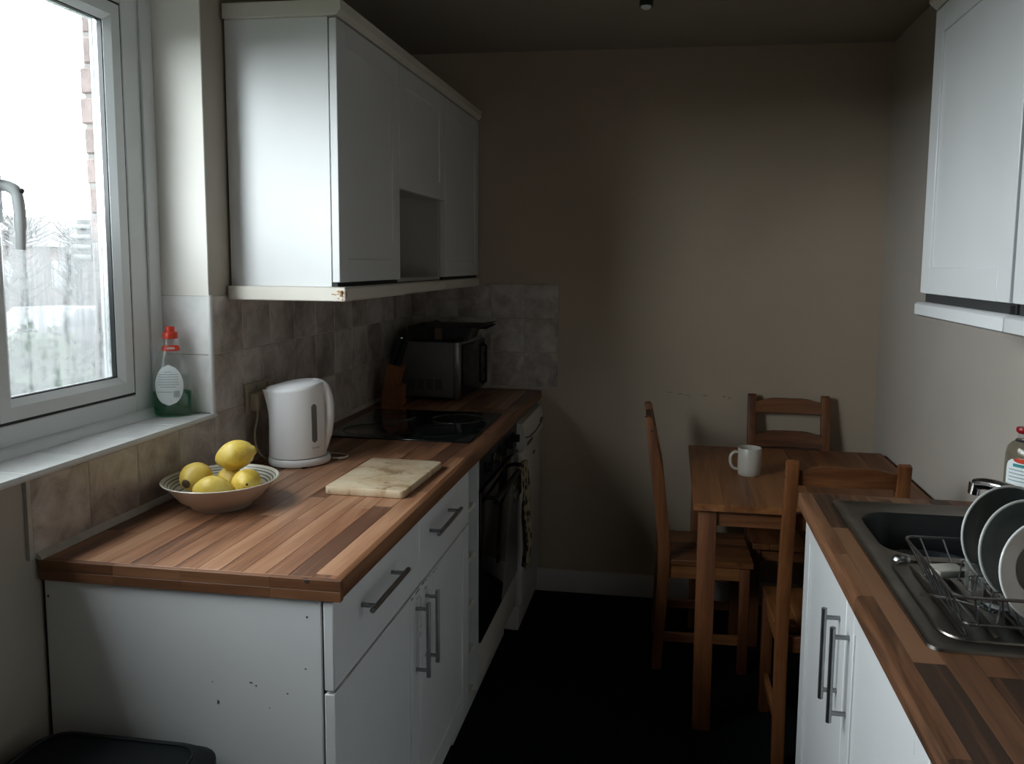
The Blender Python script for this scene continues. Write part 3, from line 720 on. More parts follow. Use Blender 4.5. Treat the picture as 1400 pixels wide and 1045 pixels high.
# ---- left wall cabinets (door plane X = -0.842)
XU = -0.842
def wall_cab(y0, y1, label, niche=False, end=False):
    t = thing('wall_cabinet', label, 'cabinet', (-1.0, (y0 + y1) / 2, 1.36), group='wall cabinets on the window side')
    xb = XU - (0.026 if end else 0.0215)
    ZT = 2.070; zb_ = 1.690 if niche else 1.410
    bm = BM()
    box(bm, XL + 0.002, xb, y0, y0 + 0.016, 1.3985, ZT); box(bm, XL + 0.002, xb, y1 - 0.016, y1, 1.3985, ZT)
    ya_, yb2 = y0 + 0.0162, y1 - 0.0162
    box(bm, XL + 0.002, xb - 0.0005, ya_, yb2, ZT - 0.016, ZT); box(bm, XL + 0.002, xb - 0.0005, ya_, yb2, 1.3985, 1.412)
    box(bm, XL + 0.002, XL + 0.008, ya_, yb2, 1.4122, ZT - 0.0162)
    if niche: box(bm, XL + 0.0082, xb - 0.0005, ya_, yb2, 1.70, 1.716)
    part('carcass', bm, 'white' if end else 'carcass', t)
    bm = BM(); shaker(bm, XU, 1, y0 - (0.006 if end else -0.0015), y1 - 0.0015, zb_, 2.066, 0.06, 0.020); part('door', bm, 'white', t)
    xp = XU + 0.020 if end else XU + 0.004
    bm = BM(); ya = y0 - 0.022 if end else y0
    yb_ = y1 - (0.004 if end else 0.0)
    prism(bm, [(XL + 0.003, 1.362), (xp - 0.004, 1.362), (xp, 1.366), (xp, 1.394), (xp - 0.004, 1.398), (XL + 0.003, 1.398)], 'y', ya, yb_, 0.002, 1); pm = part('pelmet', bm, 'edge', t)
    if end:
        bm = BM(); rg = random.Random(5)
        for q in range(9): blob(bm, (xp - 0.004 - abs(rg.gauss(0, .012)), ya, 1.380 + rg.uniform(-.014, .013)), (1, 0, 0), (0, 0, 1), rg.uniform(.002, .006), rg.uniform(.0015, .004), rg)
        blob(bm, (xp - 0.010, ya, 1.384), (1, 0, 0), (0, 0, 1), 0.008, 0.009, rg); blob(bm, (xp, ya + 0.006, 1.381), (0, 1, 0), (0, 0, 1), 0.005, 0.012, rg)
        part('paint_chip', bm, 'rust', pm)['kind'] = 'stuff'
    xc = XU + 0.014
    bm = BM(); prism(bm, [(XL + 0.003, 2.071), (XU + 0.002, 2.071), (xc, 2.084), (xc, 2.108), (XL + 0.003, 2.108)], 'y', y0 - (0.012 if end else 0), y1, 0.001, 1); part('cornice', bm, 'edge', t)
    bm = BM(); box(bm, xb + 0.0005, XU - 0.010, y0 + 0.002, y1 - 0.002, 1.3985, 1.4085 if not niche else 1.40); part('gap_shade_strip', bm, 'gap', t)  # black strip paints the shade between door bottom and pelmet
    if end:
        bm = BM(); box(bm, xb + 0.0003, XU - 0.0205, y0 + 0.010, y0 + 0.03, 1.41, 2.066); part('gap_shade_strip', bm, 'gap', t)  # painted shade in the slot between side panel and door
    return t
wall_cab(1.974, 2.433, 'white wall cabinet with its pale end panel facing the room beside the window', end=True)
wall_cab(2.4335, 2.9325, 'short-doored wall cabinet with an open niche above the hob', niche=True)
wall_cab(2.933, 3.455, 'white wall cabinet in the corner against the back wall')

# ---- worktops -------------------------------------------------------------
def staves(parent, x0, x1, y0, y1, wd, lens, mat, hole=None, seed=1):
    rg = random.Random(seed); n = max(1, round((x1 - x0) / wd)); wd = (x1 - x0) / n
    for r_ in range(n):
        xa = x0 + r_ * wd; y = y0 - rg.uniform(0, lens[1])
        while y < y1:
            l = rg.uniform(*lens); segs = [(max(y, y0), min(y + l, y1))]
            if hole and xa + wd > hole[0] and xa < hole[1]:
                ns = []
                for a, b in segs:
                    if b <= hole[2] or a >= hole[3]: ns.append((a, b)); continue
                    if a < hole[2]: ns.append((a, hole[2]))
                    if b > hole[3]: ns.append((hole[3], b))
                segs = ns
            for a, b in segs:
                if b - a < 0.012: continue
                g = BM(); e = 0.0003
                box(g, -wd / 2 + e, wd / 2 - e, -(b - a) / 2 + e, (b - a) / 2 - e, -0.003, 0.003, 0.0004, 1)
                piece('stave', g, mat, parent, (xa + wd / 2, (a + b) / 2, WT - 0.003))
            y += l
XFW = -0.558
wt = thing('long_worktop', 'long wooden stave worktop under the window with the hob', 'worktop', (-0.85, 2.37, 0.872))
bm = BM(); box(bm, XL + 0.001, XFW - 0.014, 1.297, YB - 0.0005, 0.872, WT - 0.006); part('core_board', bm, 'stave_dark', wt)
staves(wt, XL + 0.001, XFW - 0.014, 1.2965, YB - 0.0005, 0.043, (0.22, 0.62), 'stave', seed=11)
bm = BM(); prism(bm, [(XFW - 0.0145, 0.872), (XFW - 0.004, 0.872), (XFW, 0.877), (XFW, 0.901), (XFW - 0.003, 0.908), (XFW - 0.009, WT), (XFW - 0.0145, WT)], 'y', 1.297, YB - 0.0005); part('front_edge', bm, 'stave_dark', wt)
rg = random.Random(4); x = XL + 0.001; k = 0
while x < XFW - 0.01:
    x2 = min(XFW, x + rg.uniform(0.12, 0.25))
    if XFW - x2 < 0.05: x2 = XFW
    for (za, zc) in ((0.872, 0.890), (0.8903, WT)):
        b = BM(); box(b, -(x2 - x) / 2, (x2 - x) / 2, -0.006, 0.006, -(zc - za) / 2, (zc - za) / 2, 0.0004, 1)
        piece('end_stave', b, 'stave_x', wt, ((x + x2) / 2, 1.2905, (za + zc) / 2))
    x = x2
bm = BM(); box(bm, -0.624, -0.616, 1.2838, 1.2852, 0.904, 0.9085); box(bm, -0.628, -0.619, 1.286, 1.289, WT, WT + .0003); part('dent', bm, 'gap', wt)

XR, YR = 0.321, 2.011
SX0, SX1, SY0, SY1 = 0.384, 0.812, 1.190, 1.945          # sink outline
BX0, BX1, BY0, BY1 = 0.424, 0.735, 1.588, 1.868          # bowl
hole = (BX0 - 0.015, BX1 + 0.015, BY0 - 0.02, BY1 + 0.02)
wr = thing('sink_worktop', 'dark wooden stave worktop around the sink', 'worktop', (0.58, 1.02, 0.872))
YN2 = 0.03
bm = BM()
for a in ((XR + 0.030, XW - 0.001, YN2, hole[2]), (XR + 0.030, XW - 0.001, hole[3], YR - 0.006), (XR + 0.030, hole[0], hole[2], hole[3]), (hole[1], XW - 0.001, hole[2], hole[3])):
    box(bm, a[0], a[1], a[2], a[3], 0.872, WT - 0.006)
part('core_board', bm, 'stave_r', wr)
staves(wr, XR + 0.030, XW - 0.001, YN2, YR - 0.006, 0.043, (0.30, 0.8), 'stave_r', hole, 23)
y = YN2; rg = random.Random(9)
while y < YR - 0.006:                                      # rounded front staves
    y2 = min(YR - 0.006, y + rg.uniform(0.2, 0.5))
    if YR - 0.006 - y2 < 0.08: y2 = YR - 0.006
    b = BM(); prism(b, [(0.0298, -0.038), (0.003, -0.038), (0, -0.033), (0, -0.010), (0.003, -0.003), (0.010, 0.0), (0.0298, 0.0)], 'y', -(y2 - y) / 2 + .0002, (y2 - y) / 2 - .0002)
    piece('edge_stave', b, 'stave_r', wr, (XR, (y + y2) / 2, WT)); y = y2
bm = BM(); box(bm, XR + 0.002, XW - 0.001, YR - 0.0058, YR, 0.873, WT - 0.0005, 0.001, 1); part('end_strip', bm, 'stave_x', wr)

# ---- right base units (front plane X = 0.341)
XE = 0.341
def right_unit(y0, y1, label, far=False):
    t = thing('sink_base_cabinet' if far else 'base_cabinet', label, 'cabinet', (0.59, (y0 + y1) / 2, 0))
    bm = BM()
    if far:
        box(bm, XE + 0.019, XW - 0.003, y1 - 0.018, y1, 0.0, 0.871, 0.001, 1)
        box(bm, XE + 0.021, XW - 0.003, y0, y0 + 0.016, 0.15, 0.871); box(bm, XE + 0.021, XW - 0.003, y0, y1 - 0.018, 0.15, 0.166)
        box(bm, XE + 0.021, XE + 0.037, y0, y1 - 0.018, 0.80, 0.871)
    else:
        box(bm, XE + 0.021, XW - 0.003, y0, y1, 0.15, 0.871)
    part('carcass', bm, 'white', t)
    mid = (y0 + y1) / 2 + (0.012 if far else 0)
    ends = ((y0 + 0.0015, mid - 0.0015, mid - 0.033), (mid + 0.0015, y1 + (0.002 if far else -0.0015), mid + 0.052))
    for (a, b_, hy) in ends:
        bm = BM(); shaker(bm, XE, -1, a, b_, 0.128, 0.868); dr = part('door', bm, 'white', t)
        bar_handle(dr, (XE, hy, 0.615), (XE, hy, 0.800), (-1, 0, 0), inset=0.018)
    bm = BM(); box(bm, XE + 0.05, XE + 0.068, y0, y1 - (0.019 if far else 0), 0.0, 0.149); part('plinth', bm, 'white', t)
    return t
right_unit(1.030, 2.000, 'white two-door cabinet with steel bar handles under the sink', True)
right_unit(0.030, 1.0285, 'white base cabinet cut off by the lower right edge beside the sink cabinet')

# ---- right wall cabinets (door plane X = 0.578)
XV = 0.578
def right_wall_cab(y0, y1, label):
    t = thing('wall_cabinet', label, 'cabinet', (0.72, (y0 + y1) / 2, 1.36), group='wall cabinets on the sink side')
    bm = BM(); box(bm, XV + 0.0225, XW - 0.001, y0, y1, 1.392, 2.05); part('carcass', bm, 'carcass', t)
    bm = BM(); shaker(bm, XV, -1, y0 + 0.005, y1 - 0.001, 1.406, 2.045, 0.06, 0.020); part('door', bm, 'white', t)
    bm = BM(); prism(bm, [(XW - 0.002, 1.352), (XV - 0.000, 1.352), (XV - 0.010, 1.357), (XV - 0.010, 1.380), (XV - 0.004, 1.385), (XW - 0.002, 1.385)], 'y', y0 + 0.0003, y1 + 0.004, 0.003, 2); part('pelmet', bm, 'white', t)
    bm = BM(); prism(bm, [(XW - 0.001, 2.051), (XV + 0.002, 2.051), (XV - 0.014, 2.066), (XV - 0.014, 2.09), (XW - 0.001, 2.09)], 'y', y0 + 0.0003, y1 + 0.008); part('cornice', bm, 'edge', t)
    bm = BM(); box(bm, XV + 0.012, XV + 0.0222, y0 + 0.001, y1 - 0.004, 1.3855, 1.4045); part('gap_shade_strip', bm, 'gap', t)  # black fill stands in for the shade above the pelmet
    bm = BM(); box(bm, XV + 0.004, XV + 0.014, y0 + 0.006, y0 + 0.010, 1.386, 1.402); part('clip', bm, 'steel', t)
    return t
right_wall_cab(1.495, 2.012, 'white wall cabinet above the sink, hung beside the bare wall')
right_wall_cab(0.97, 1.487, 'white wall cabinet cut off by the right edge of the photo')

# ------------------------------------------------------------------ hob, microwave corner
hob = thing('ceramic_hob', 'black glass hob set into the long worktop', 'hob', (-0.85, 2.61, WT))
bm = BM(); prism(bm, rrect(-1.085, -0.605, 2.372, 2.862, 0.008), 'z', WT + 0.0002, WT + 0.005, 0.0015, 2); hg = part('glass_plate', bm, 'blackglass', hob)
for (cx_, cy_, r_) in ((-0.97, 2.50, .09), (-0.97, 2.73, .075), (-0.74, 2.50, .075), (-0.74, 2.73, .09)):
    bm = BM(); tube(bm, [(cx_ + r_ * math.cos(a * math.pi / 18), cy_ + r_ * math.sin(a * math.pi / 18), WT + 0.0048) for a in range(36)], 0.0007, 4, closed=True); part('cooking_ring', bm, 'gauge', hg)

mw = thing('microwave_oven', 'dark microwave with a grey side standing behind the hob', 'microwave', (-0.93, 3.26, WT), R(-3), local=True)
# local: X out towards the room, Y along the wall
bm = BM(); box(bm, -0.150, 0.085, -0.165, 0.165, 0.014, 0.236, 0.004); part('body', bm, plain('grey_metal_casing', (0.115, 0.115, 0.12), 0.45, var=0.06), mw)
bm = BM(); box(bm, 0.086, 0.110, -0.167, 0.167, 0.012, 0.238, 0.003); fr = part('front_frame', bm, 'steel', mw)
bm = BM(); prism(bm, [(0.110, -0.14), (0.118, -0.14), (0.130, -0.05), (0.132, 0.05), (0.122, 0.155), (0.110, 0.155)], 'z', 0.022, 0.228, 0.003, 1); mdr = part('door', bm, 'blackglass', mw)
bm = BM(); tube(bm, [(0.126, 0.10, 0.04), (0.143, 0.10, 0.05), (0.143, 0.10, 0.20), (0.126, 0.10, 0.21)], 0.006, 8); part('handle', bm, 'black', mdr)
for q in range(4):
    for s in range(6):
        bm = BM(); xa = -0.105 + q * 0.038; box(bm, xa, xa + 0.028, -0.1662, -0.1645, 0.045 + s * 0.0075, 0.0488 + s * 0.0075); part('vent_slot', bm, 'gap', mw)
for z_ in (0.16, 0.085):
    bm = BM(); tube(bm, [(0.112, 0.162, z_), (0.128, 0.158, z_)], 0.009, 12); part('dial', bm, 'chrome' if z_ < .1 else 'black', mw)
for (a, b_) in ((-0.12, -0.13), (-0.12, 0.13), (0.07, -0.13), (0.07, 0.13)):
    bm = BM(); tube(bm, [(a, b_, 0.0), (a, b_, 0.016)], 0.012, 10); part('foot', bm, 'black', mw)

MT = WT + 0.2386
tn = thing('roasting_tin', 'dark roasting tin lying on top of the microwave', 'baking tin', (-0.945, 3.26, MT), R(4), local=True)
bm = BM(); prism(bm, rrect(-0.105, 0.125, -0.12, 0.12, 0.02), 'z', 0.0, 0.004)
for (s0, s1) in ((-0.105, 0.125),):
    ro, ri = rrect(-0.120, 0.145, -0.135, 0.135, 0.025), rrect(-0.105, 0.125, -0.12, 0.12, 0.02)
    A = [bm.verts.new((p[0], p[1], 0.0)) for p in ri]; B = [bm.verts.new((p[0], p[1], 0.055)) for p in ro]; D = [bm.verts.new((p[0] * 0.975, p[1] * 0.975, 0.055)) for p in ro]; E_ = [bm.verts.new((p[0] * .97, p[1] * .97, 0.005)) for p in ri]
    n_ = len(A)
    for i in range(n_):
        j = (i + 1) % n_
        bm.faces.new((A[i], A[j], B[j], B[i])); bm.faces.new((B[i], B[j], D[j], D[i])); bm.faces.new((D[i], D[j], E_[j], E_[i]))
part('pan', bm, plain('dark_enamel', (0.020, 0.024, 0.022), 0.4), tn)
bm = BM(); box(bm, -0.005, 0.025, -0.1385, -0.1365, 0.006, 0.052, 0.0005, 1); part('sticker', bm, plain('brown_tape', (0.10, 0.065, 0.035), 0.6), tn)
tr = thing('baking_tray', 'thin dark tray resting across the roasting tin', 'baking tray', (-0.88, 3.25, MT + 0.0555), R(4), local=True)
bm = BM(); prism(bm, [(-0.10, 0.0), (0.10, 0.0), (0.145, 0.010), (0.145, 0.0125), (0.098, 0.003), (-0.098, 0.003), (-0.115, 0.012), (-0.118, 0.010)], 'y', -0.13, 0.13); part('sheet', bm, plain('burnt_steel', (0.05, 0.032, 0.022), 0.45, metal=0.6), tr)
bm = BM(); box(bm, 0.10, 0.142, -0.128, 0.128, -0.004, -0.0005); part('rolled_edge', bm, 'black', tr)

kb = thing('knife_block', 'reddish wooden knife block beside the microwave', 'knife block', (-1.058, 2.985, WT), R(8), local=True)
bm = BM(); prism(bm, [(-0.048, 0.0), (0.032, 0.0), (0.030, 0.072), (0.012, 0.078), (0.034, 0.152), (-0.020, 0.168)], 'y', -0.055, 0.055, 0.002, 1); part('block', bm, 'block', kb)
for q, (xa, ya, ln) in enumerate([(-0.010, -0.035, .10), (0.012, -0.035, .09), (-0.010, 0.0, .115), (0.012, 0.0, .10), (0.0, 0.035, .12)]):
    d = Vector((0.30, 0, 0.95)).normalized(); p = Vector((xa, ya, 0.150)); bm = BM()
    tube(bm, [p, p + d * 0.02, p + d * ln * .6, p + d * ln], [0.009, 0.010, 0.0085, 0.010], 8, flat=((0, 1, 0), 0.7)); kn = part('knife_handle', bm, 'black', kb)
    bm = BM(); tube(bm, [p + d * ln, p + d * (ln + 0.004)], 0.008, 8); part('end_cap', bm, 'chrome' if q == 2 else 'black', kn)  # lone chrome cap paints a single gleam, the rest are blacked

# ------------------------------------------------------------------ things on the long worktop
bowl = thing('fruit_bowl', 'wide cream bowl with dark bands holding lemons', 'bowl', (-1.002, 1.660, WT), local=True)
bm = BM(); lathe(bm, [(0, 0.004), (0.055, 0.004), (0.058, 0.0), (0.064, 0.0), (0.068, 0.008), (0.090, 0.022), (0.108, 0.045), (0.124, 0.060), (0.126, 0.0625)], 56); part('outside', bm, 'bowl', bowl, 60)
bm = BM(); lathe(bm, [(0.126, 0.0625), (0.124, 0.0638), (0.112, 0.0545), (0.100, 0.044), (0.086, 0.026), (0.066, 0.013), (0, 0.010)], 56); part('inside', bm, 'bowl_band', bowl, 60)

def lemon(loc, axis, L_, D_, label, seed, spot=False):
    rg = random.Random(seed); b = BM(); prof = []
    n = 22
    for i in range(n + 1):
        t = i / n; z = (t - 0.5) * L_
        r = D_ / 2 * (math.sin(math.pi * t) ** 0.62)
        if t > 0.90: r = D_ / 2 * (math.sin(math.pi * 0.90) ** 0.62) * math.sqrt(max(0, (1 - t) / 0.10)) * 0.8 ; z += 0.0018 * math.sin((t - .9) / .1 * math.pi / 2)
        prof.append((max(r, 0.0), z))
    prof[0] = (0, prof[0][1]); prof[-1] = (0, prof[-1][1])
    ph = rg.uniform(0, 6.28)
    lathe(b, prof, 28, fn=lambda r, z, a: (r * (1 + 0.025 * math.sin(2 * a + ph) + 0.012 * math.sin(5 * a + ph * 2 + z * 90)), z))
    t_ = thing('lemon', label, 'lemon', loc, group='lemons in the fruit bowl', local=True)
    q = Vector((0, 0, 1)).rotation_difference(Vector(axis).normalized()); t_.rotation_mode = 'QUATERNION'; t_.rotation_quaternion = q
    part('fruit', b, 'lemon', t_, 80)
    b = BM(); s_ = 0.0105 if spot else 0.0035
    lathe(b, [(0, -L_ / 2 - 0.0006), (s_ * .6, -L_ / 2 - 0.0004), (s_, -L_ / 2 + 0.0016 + s_ * .14), (s_ * .8, -L_ / 2 + 0.006)], 12); part('stem_end', b, 'grime', t_, 80)
    return t_
BZ = WT
lemon((-1.058, 1.652, BZ + 0.063), (0.0, 0.95, 0.12), 0.086, 0.068, 'lemon with a dark brown stem end at the left of the bowl', 1, True)
lemon((-0.992, 1.607, BZ + 0.051), (0.9, 0.25, 0.05), 0.086, 0.060, 'lemon lying low at the front of the bowl', 2)
lemon((-1.004, 1.702, BZ + 0.046), (0.8, -0.5, 0.1), 0.082, 0.060, 'lemon buried in the middle of the bowl under the top one', 3)
lemon((-0.938, 1.655, BZ + 0.055), (-0.45, 0.75, -0.15), 0.080, 0.064, 'lemon at the right of the bowl with its tip towards us', 4)
lemon((-0.982, 1.690, BZ + 0.109), (0.92, 0.30, 0.25), 0.094, 0.070, 'topmost lemon lying on the others in the bowl', 5)

cb = BM(); prism(cb, rrect(-0.100, 0.100, -0.148, 0.148, 0.012, 4), 'z', 0.0, 0.019, 0.0035, 2)
single('chopping_board', cb, 'board', 'worn pale wooden chopping board lying on the long worktop', 'chopping board', (-0.707, 1.925, WT + 0.0002), (0, 0, R(-1.5)))

# kettle
KX, KY = -1.010, 2.058
kt = thing('electric_kettle', 'white plastic kettle with a grey water gauge standing on its base', 'kettle', (KX, KY, WT), local=True)
HA, SA, GA = R(20), R(203), R(-29)
bm = BM(); lathe(bm, [(0, 0.002), (0.070, 0.002), (0.077, 0.003), (0.0795, 0.008), (0.0785, 0.018), (0.0755, 0.022), (0, 0.022)], 48, fn=lambda r, z, a: (r * (1 + 0.10 * max(0, math.cos(a - HA)) ** 4), z)); kbz = part('power_base', bm, 'kettle', kt, 50)
bm = BM(); tube(bm, [(0.045, -0.060, 0.0), (0.045, -0.060, 0.004)], 0.007, 10); part('foot', bm, 'black', kbz)
def krad(z): return 0.0765 - 0.0035 * (z - 0.023) / 0.2
def angd(a, b): return (a - b + math.pi) % (2 * math.pi) - math.pi
def kf(r, z, a):
    d = angd(a, SA); t = max(0.0, (z - 0.13) / 0.08)
    r += 0.016 * min(1.15, t) ** 1.2 * math.exp(-(d / 0.24) ** 2) * (1 if r > 0.06 else 0)
    z += (0.010 * math.cos(angd(a, HA))) * max(0, (z - 0.17) / 0.05)
    return r, z
prof = [(0, 0.0225), (0.072, 0.0225), (krad(0.026), 0.0255)] + [(krad(0.026 + 0.18 * i / 18), 0.026 + 0.18 * i / 18) for i in range(1, 19)] + [(krad(.21), 0.2135), (0.0695, 0.217)]
bm = BM(); lathe(bm, prof, 72, fn=kf); body = part('body', bm, 'kettle', kt, 55)
bm = BM(); lathe(bm, [(0.0692, 0.2135), (0.0698, 0.2172), (0.062, 0.2225), (0.045, 0.2262), (0.025, 0.2275), (0, 0.2275)], 48, fn=lambda r, z, a: (r * (1.0 + 0.16 * math.exp(-(angd(a, SA) / 0.30) ** 2) * (1 if r > .05 else 0)), z + 0.008 * math.cos(angd(a, HA)) * r / 0.067)); part('lid', bm, 'kettle', kt, 50)
dh = Vector((math.cos(HA), math.sin(HA), 0))
hp = spline([dh * .042 + Vector((0, 0, .222)), dh * .063 + Vector((0, 0, .217)), dh * .077 + Vector((0, 0, .202)), dh * .0850 + Vector((0, 0, .165)), dh * .0840 + Vector((0, 0, .115)), dh * .077 + Vector((0, 0, .070)), dh * .066 + Vector((0, 0, .035))], 7)
bm = BM(); tube(bm, hp, [0.0125] * 8 + [0.0130] * (len(hp) - 16) + [0.0110] * 8, 14, flat=((-dh.y, dh.x, 0), 1.5)); part('handle', bm, 'kettle', kt, 60)
def patch(bm, a0, z0_, z1_, halfw, lift, rf=krad, n=20, cap=0.5, m=6):
    """strip lying on a round body, with rounded ends"""
    rowsv = []
    for i in range(n + 1):
        z = z0_ + (z1_ - z0_) * i / n; e = min(z - z0_, z1_ - z); rr = halfw * cap * 2
        wv = halfw if e >= rr else halfw * math.sqrt(max(0.02, 1 - (1 - e / rr) ** 2))
        rad = rf(z) + lift
        rowsv.append([bm.verts.new((rad * math.cos(a0 + (-1 + 2 * k / m) * wv / rf(z)), rad * math.sin(a0 + (-1 + 2 * k / m) * wv / rf(z)), z)) for k in range(m + 1)])
    for A, B in zip(rowsv[:-1], rowsv[1:]):
        for k in range(m): bm.faces.new((A[k], A[k + 1], B[k + 1], B[k]))
bm = BM(); patch(bm, GA, 0.066, 0.172, 0.0085, 0.0006); part('water_gauge', bm, 'gauge', body, 60)

def text_mesh(body_txt, size, mat, parent, origin, xdir, up, name='lettering', ext=0.0003):
    cu = bpy.data.curves.new('txt', 'FONT'); cu.body = body_txt; cu.size = size; cu.extrude = ext; cu.align_x = 'CENTER'; cu.resolution_u = 2
    to = bpy.data.objects.new('txt', cu); C.objects.link(to)
    dg = bpy.context.evaluated_depsgraph_get(); me = bpy.data.meshes.new_from_object(to.evaluated_get(dg))
    bpy.data.objects.remove(to, do_unlink=True); bpy.data.curves.remove(cu)
    me.materials.clear(); me.materials.append(M[mat])
    xd, u = Vector(xdir).normalized(), Vector(up).normalized(); nz = xd.cross(u)
    me.transform(Matrix((xd, u, nz)).transposed().to_4x4())
    o = bpy.data.objects.new(name, me); C.objects.link(o); o.parent = parent; o.location = Vector(origin) - OFF.get(parent.name, Vector((0, 0, 0)))
    return o
la = GA + R(2); rr = krad(0.05) + 0.0006
text_mesh('Breville', 0.0075, 'print', body, (rr * math.cos(la), rr * math.sin(la), 0.050), (-math.sin(la), math.cos(la), 0), (0, 0, 1))

sk = thing('wall_socket', 'double plug socket on the tiles behind the kettle', 'socket', (XL, 2.10, 1.085))
bm = BM(); box(bm, XL + 0.0002, XL + 0.009, 2.022, 2.168, 1.042, 1.128, 0.003); part('plate', bm, 'beige', sk)
for q in (2.075, 2.135):
    bm = BM(); box(bm, XL + 0.009, XL + 0.013, q - 0.006, q + 0.006, 1.108, 1.120, 0.001); part('switch', bm, 'beige', sk)
pg = thing('plug', 'beige plug with a trailing cord in the wall socket', 'plug', (XL + 0.01, 2.078, 1.07))
bm = BM(); box(bm, XL + 0.0095, XL + 0.036, 2.030, 2.074, 1.052, 1.102, 0.007, 3); part('body', bm, 'beige', pg)
bm = BM(); tube(bm, spline([(XL + 0.024, 2.050, 1.056), (XL + 0.024, 2.046, 1.03), (XL + 0.022, 2.034, 0.99), (XL + 0.030, 2.030, 0.95), (XL + 0.048, 2.042, 0.920), (XL + 0.053, 2.075, 0.914), (XL + 0.068, 2.150, 0.914), (XL + 0.16, 2.165, 0.914), (XL + 0.235, 2.150, 0.914), (XL + 0.245, 2.115, 0.914), (XL + 0.217, 2.098, 0.916)], 7), 0.0032, 8); part('cord', bm, 'cord', pg)

# ------------------------------------------------------------------ green bottle on the sill
def bottle(name, label, loc, rotz, sx, sy, prof, shell_mat, liquid=None, seg=40):
    t = thing(name, label, 'bottle', loc, rotz, local=True)
    b = BM(); lathe(b, prof, seg, sx=sx, sy=sy); part('shell', b, shell_mat, t, 60)
    return t
GB = [(0, 0.001), (0.040, 0.001), (0.043, 0.006), (0.0445, 0.03), (0.0455, 0.06), (0.045, 0.09), (0.041, 0.115), (0.034, 0.140), (0.0255, 0.165), (0.019, 0.185), (0.0165, 0.195)]
bt = bottle('washing_up_bottle', 'clear bottle half full of green liquid with a red cap on the window sill', (-1.230, 1.832, SILL + 0.0003), R(20), 1.0, 0.56, GB, 'clear')
def gr(z):
    for (r0, a), (r1, b) in zip(GB[1:-1], GB[2:]):
        if a <= z <= b: return r0 + (r1 - r0) * (z - a) / (b - a)
    return GB[-1][0]
liq = [(0, 0.003)] + [(gr(z) - 0.0016, z) for z in (0.004, 0.008, 0.02, 0.035, 0.050, 0.062)] + [(0, 0.062)]
bm = BM(); lathe(bm, liq, 40, sx=1.0, sy=0.56); part('green_liquid', bm, 'green', bt, 60)
bm = BM(); lathe(bm, [(0, 0.194), (0.0175, 0.194), (0.0178, 0.197), (0.0172, 0.209), (0.015, 0.211), (0.0115, 0.2115), (0.011, 0.220), (0.0105, 0.224), (0, 0.2245)], 24); part('cap', bm, 'redcap', bt, 50)
def decal(bm, rf, sx, sy, a0, zc, hw, hh, lift, shape='oval', n=16, m=14):
    """label patch on an oval bottle"""
    rows_ = []
    for i in range(n + 1):
        v = -1 + 2 * i / n
        wv = math.sqrt(max(0.004, 1 - v * v)) if shape == 'oval' else (1.0 if shape == 'rect' else (1 - abs(v) ** 8 * 0.35))
        z = zc + hh * v; rowv = []
        for k in range(m + 1):
            a = a0 + (-1 + 2 * k / m) * wv * hw; r_ = rf(z) + lift
            rowv.append(bm.verts.new((r_ * sx * math.cos(a), (r_ * sy + lift * .6) * math.sin(a), z)))
        rows_.append(rowv)
    for A, B in zip(rows_[:-1], rows_[1:]):
        for k in range(m): bm.faces.new((A[k], A[k + 1], B[k + 1], B[k]))
FA = R(-90 + 4)
bm = BM(); decal(bm, gr, 1, .56, FA - 0.12, 0.080, 0.80, 0.050, 0.0006); lb = part('label', bm, 'label', bt, 60)
bm = BM()
for q in range(9):
    if q == 7: continue
    decal(bm, gr, 1, .56, FA - 0.14 + (0.18 if q > 6 else 0) * -1, 0.113 - q * 0.0062, (0.20 if q == 0 else (0.40 if q > 5 else 0.56)), 0.0006, 0.0012, 'rect', 1, 10)
part('small_print', bm, 'print', lb, 60)
bm = BM()
for q in range(9): decal(bm, gr, 1, .56, FA + 0.16 + q * 0.035, 0.058, 0.008 + 0.006 * (q % 3 == 0), 0.008, 0.0012, 'rect', 2, 1)
part('barcode', bm, 'print', lb, 60)
bm = BM(); decal(bm, gr, 1, .56, FA + 0.1, 0.171, 1.0, 0.0072, 0.0006, 'soft', 8, 16); nb = part('neck_label', bm, 'redcap', bt, 60)
bm = BM()
for q in range(7): decal(bm, gr, 1, .56, FA - 0.25 + q * 0.11, 0.171, 0.03, 0.0022 + 0.0008 * (q % 2), 0.0013, 'rect', 1, 2)
part('neck_print', bm, 'label', nb, 60)

# ------------------------------------------------------------------ sink
snk = thing('steel_sink', 'stainless steel sink with bowl and ribbed drainer', 'sink', (0.60, 1.57, WT))
def ring_faces(bm, A, B):
    n_ = len(A)
    for i in range(n_): bm.faces.new((A[i], A[(i + 1) % n_], B[(i + 1) % n_], B[i]))
def loop(bm, pts, z): return [bm.verts.new((p[0], p[1], z)) for p in pts]
bm = BM(); zt = WT
n_c = 8
o0 = loop(bm, rrect(SX0, SX1, SY0, SY1, 0.022, n_c), zt + 0.0003)
o1 = loop(bm, rrect(SX0 + 0.001, SX1 - 0.001, SY0 + 0.001, SY1 - 0.001, 0.022, n_c), zt + 0.005)
o2 = loop(bm, rrect(SX0 + 0.008, SX1 - 0.008, SY0 + 0.008, SY1 - 0.008, 0.020, n_c), zt + 0.0065)
o3 = loop(bm, rrect(SX0 + 0.016, SX1 - 0.016, SY0 + 0.016, SY1 - 0.016, 0.018, n_c), zt + 0.0035)
ring_faces(bm, o0, o1); ring_faces(bm, o1, o2); ring_faces(bm, o2, o3)
b0 = loop(bm, rrect(BX0, BX1, BY0, BY1, 0.070, n_c), zt + 0.0035)
ring_faces(bm, o3, b0)
part('flange', bm, 'darksteel', snk, 35)
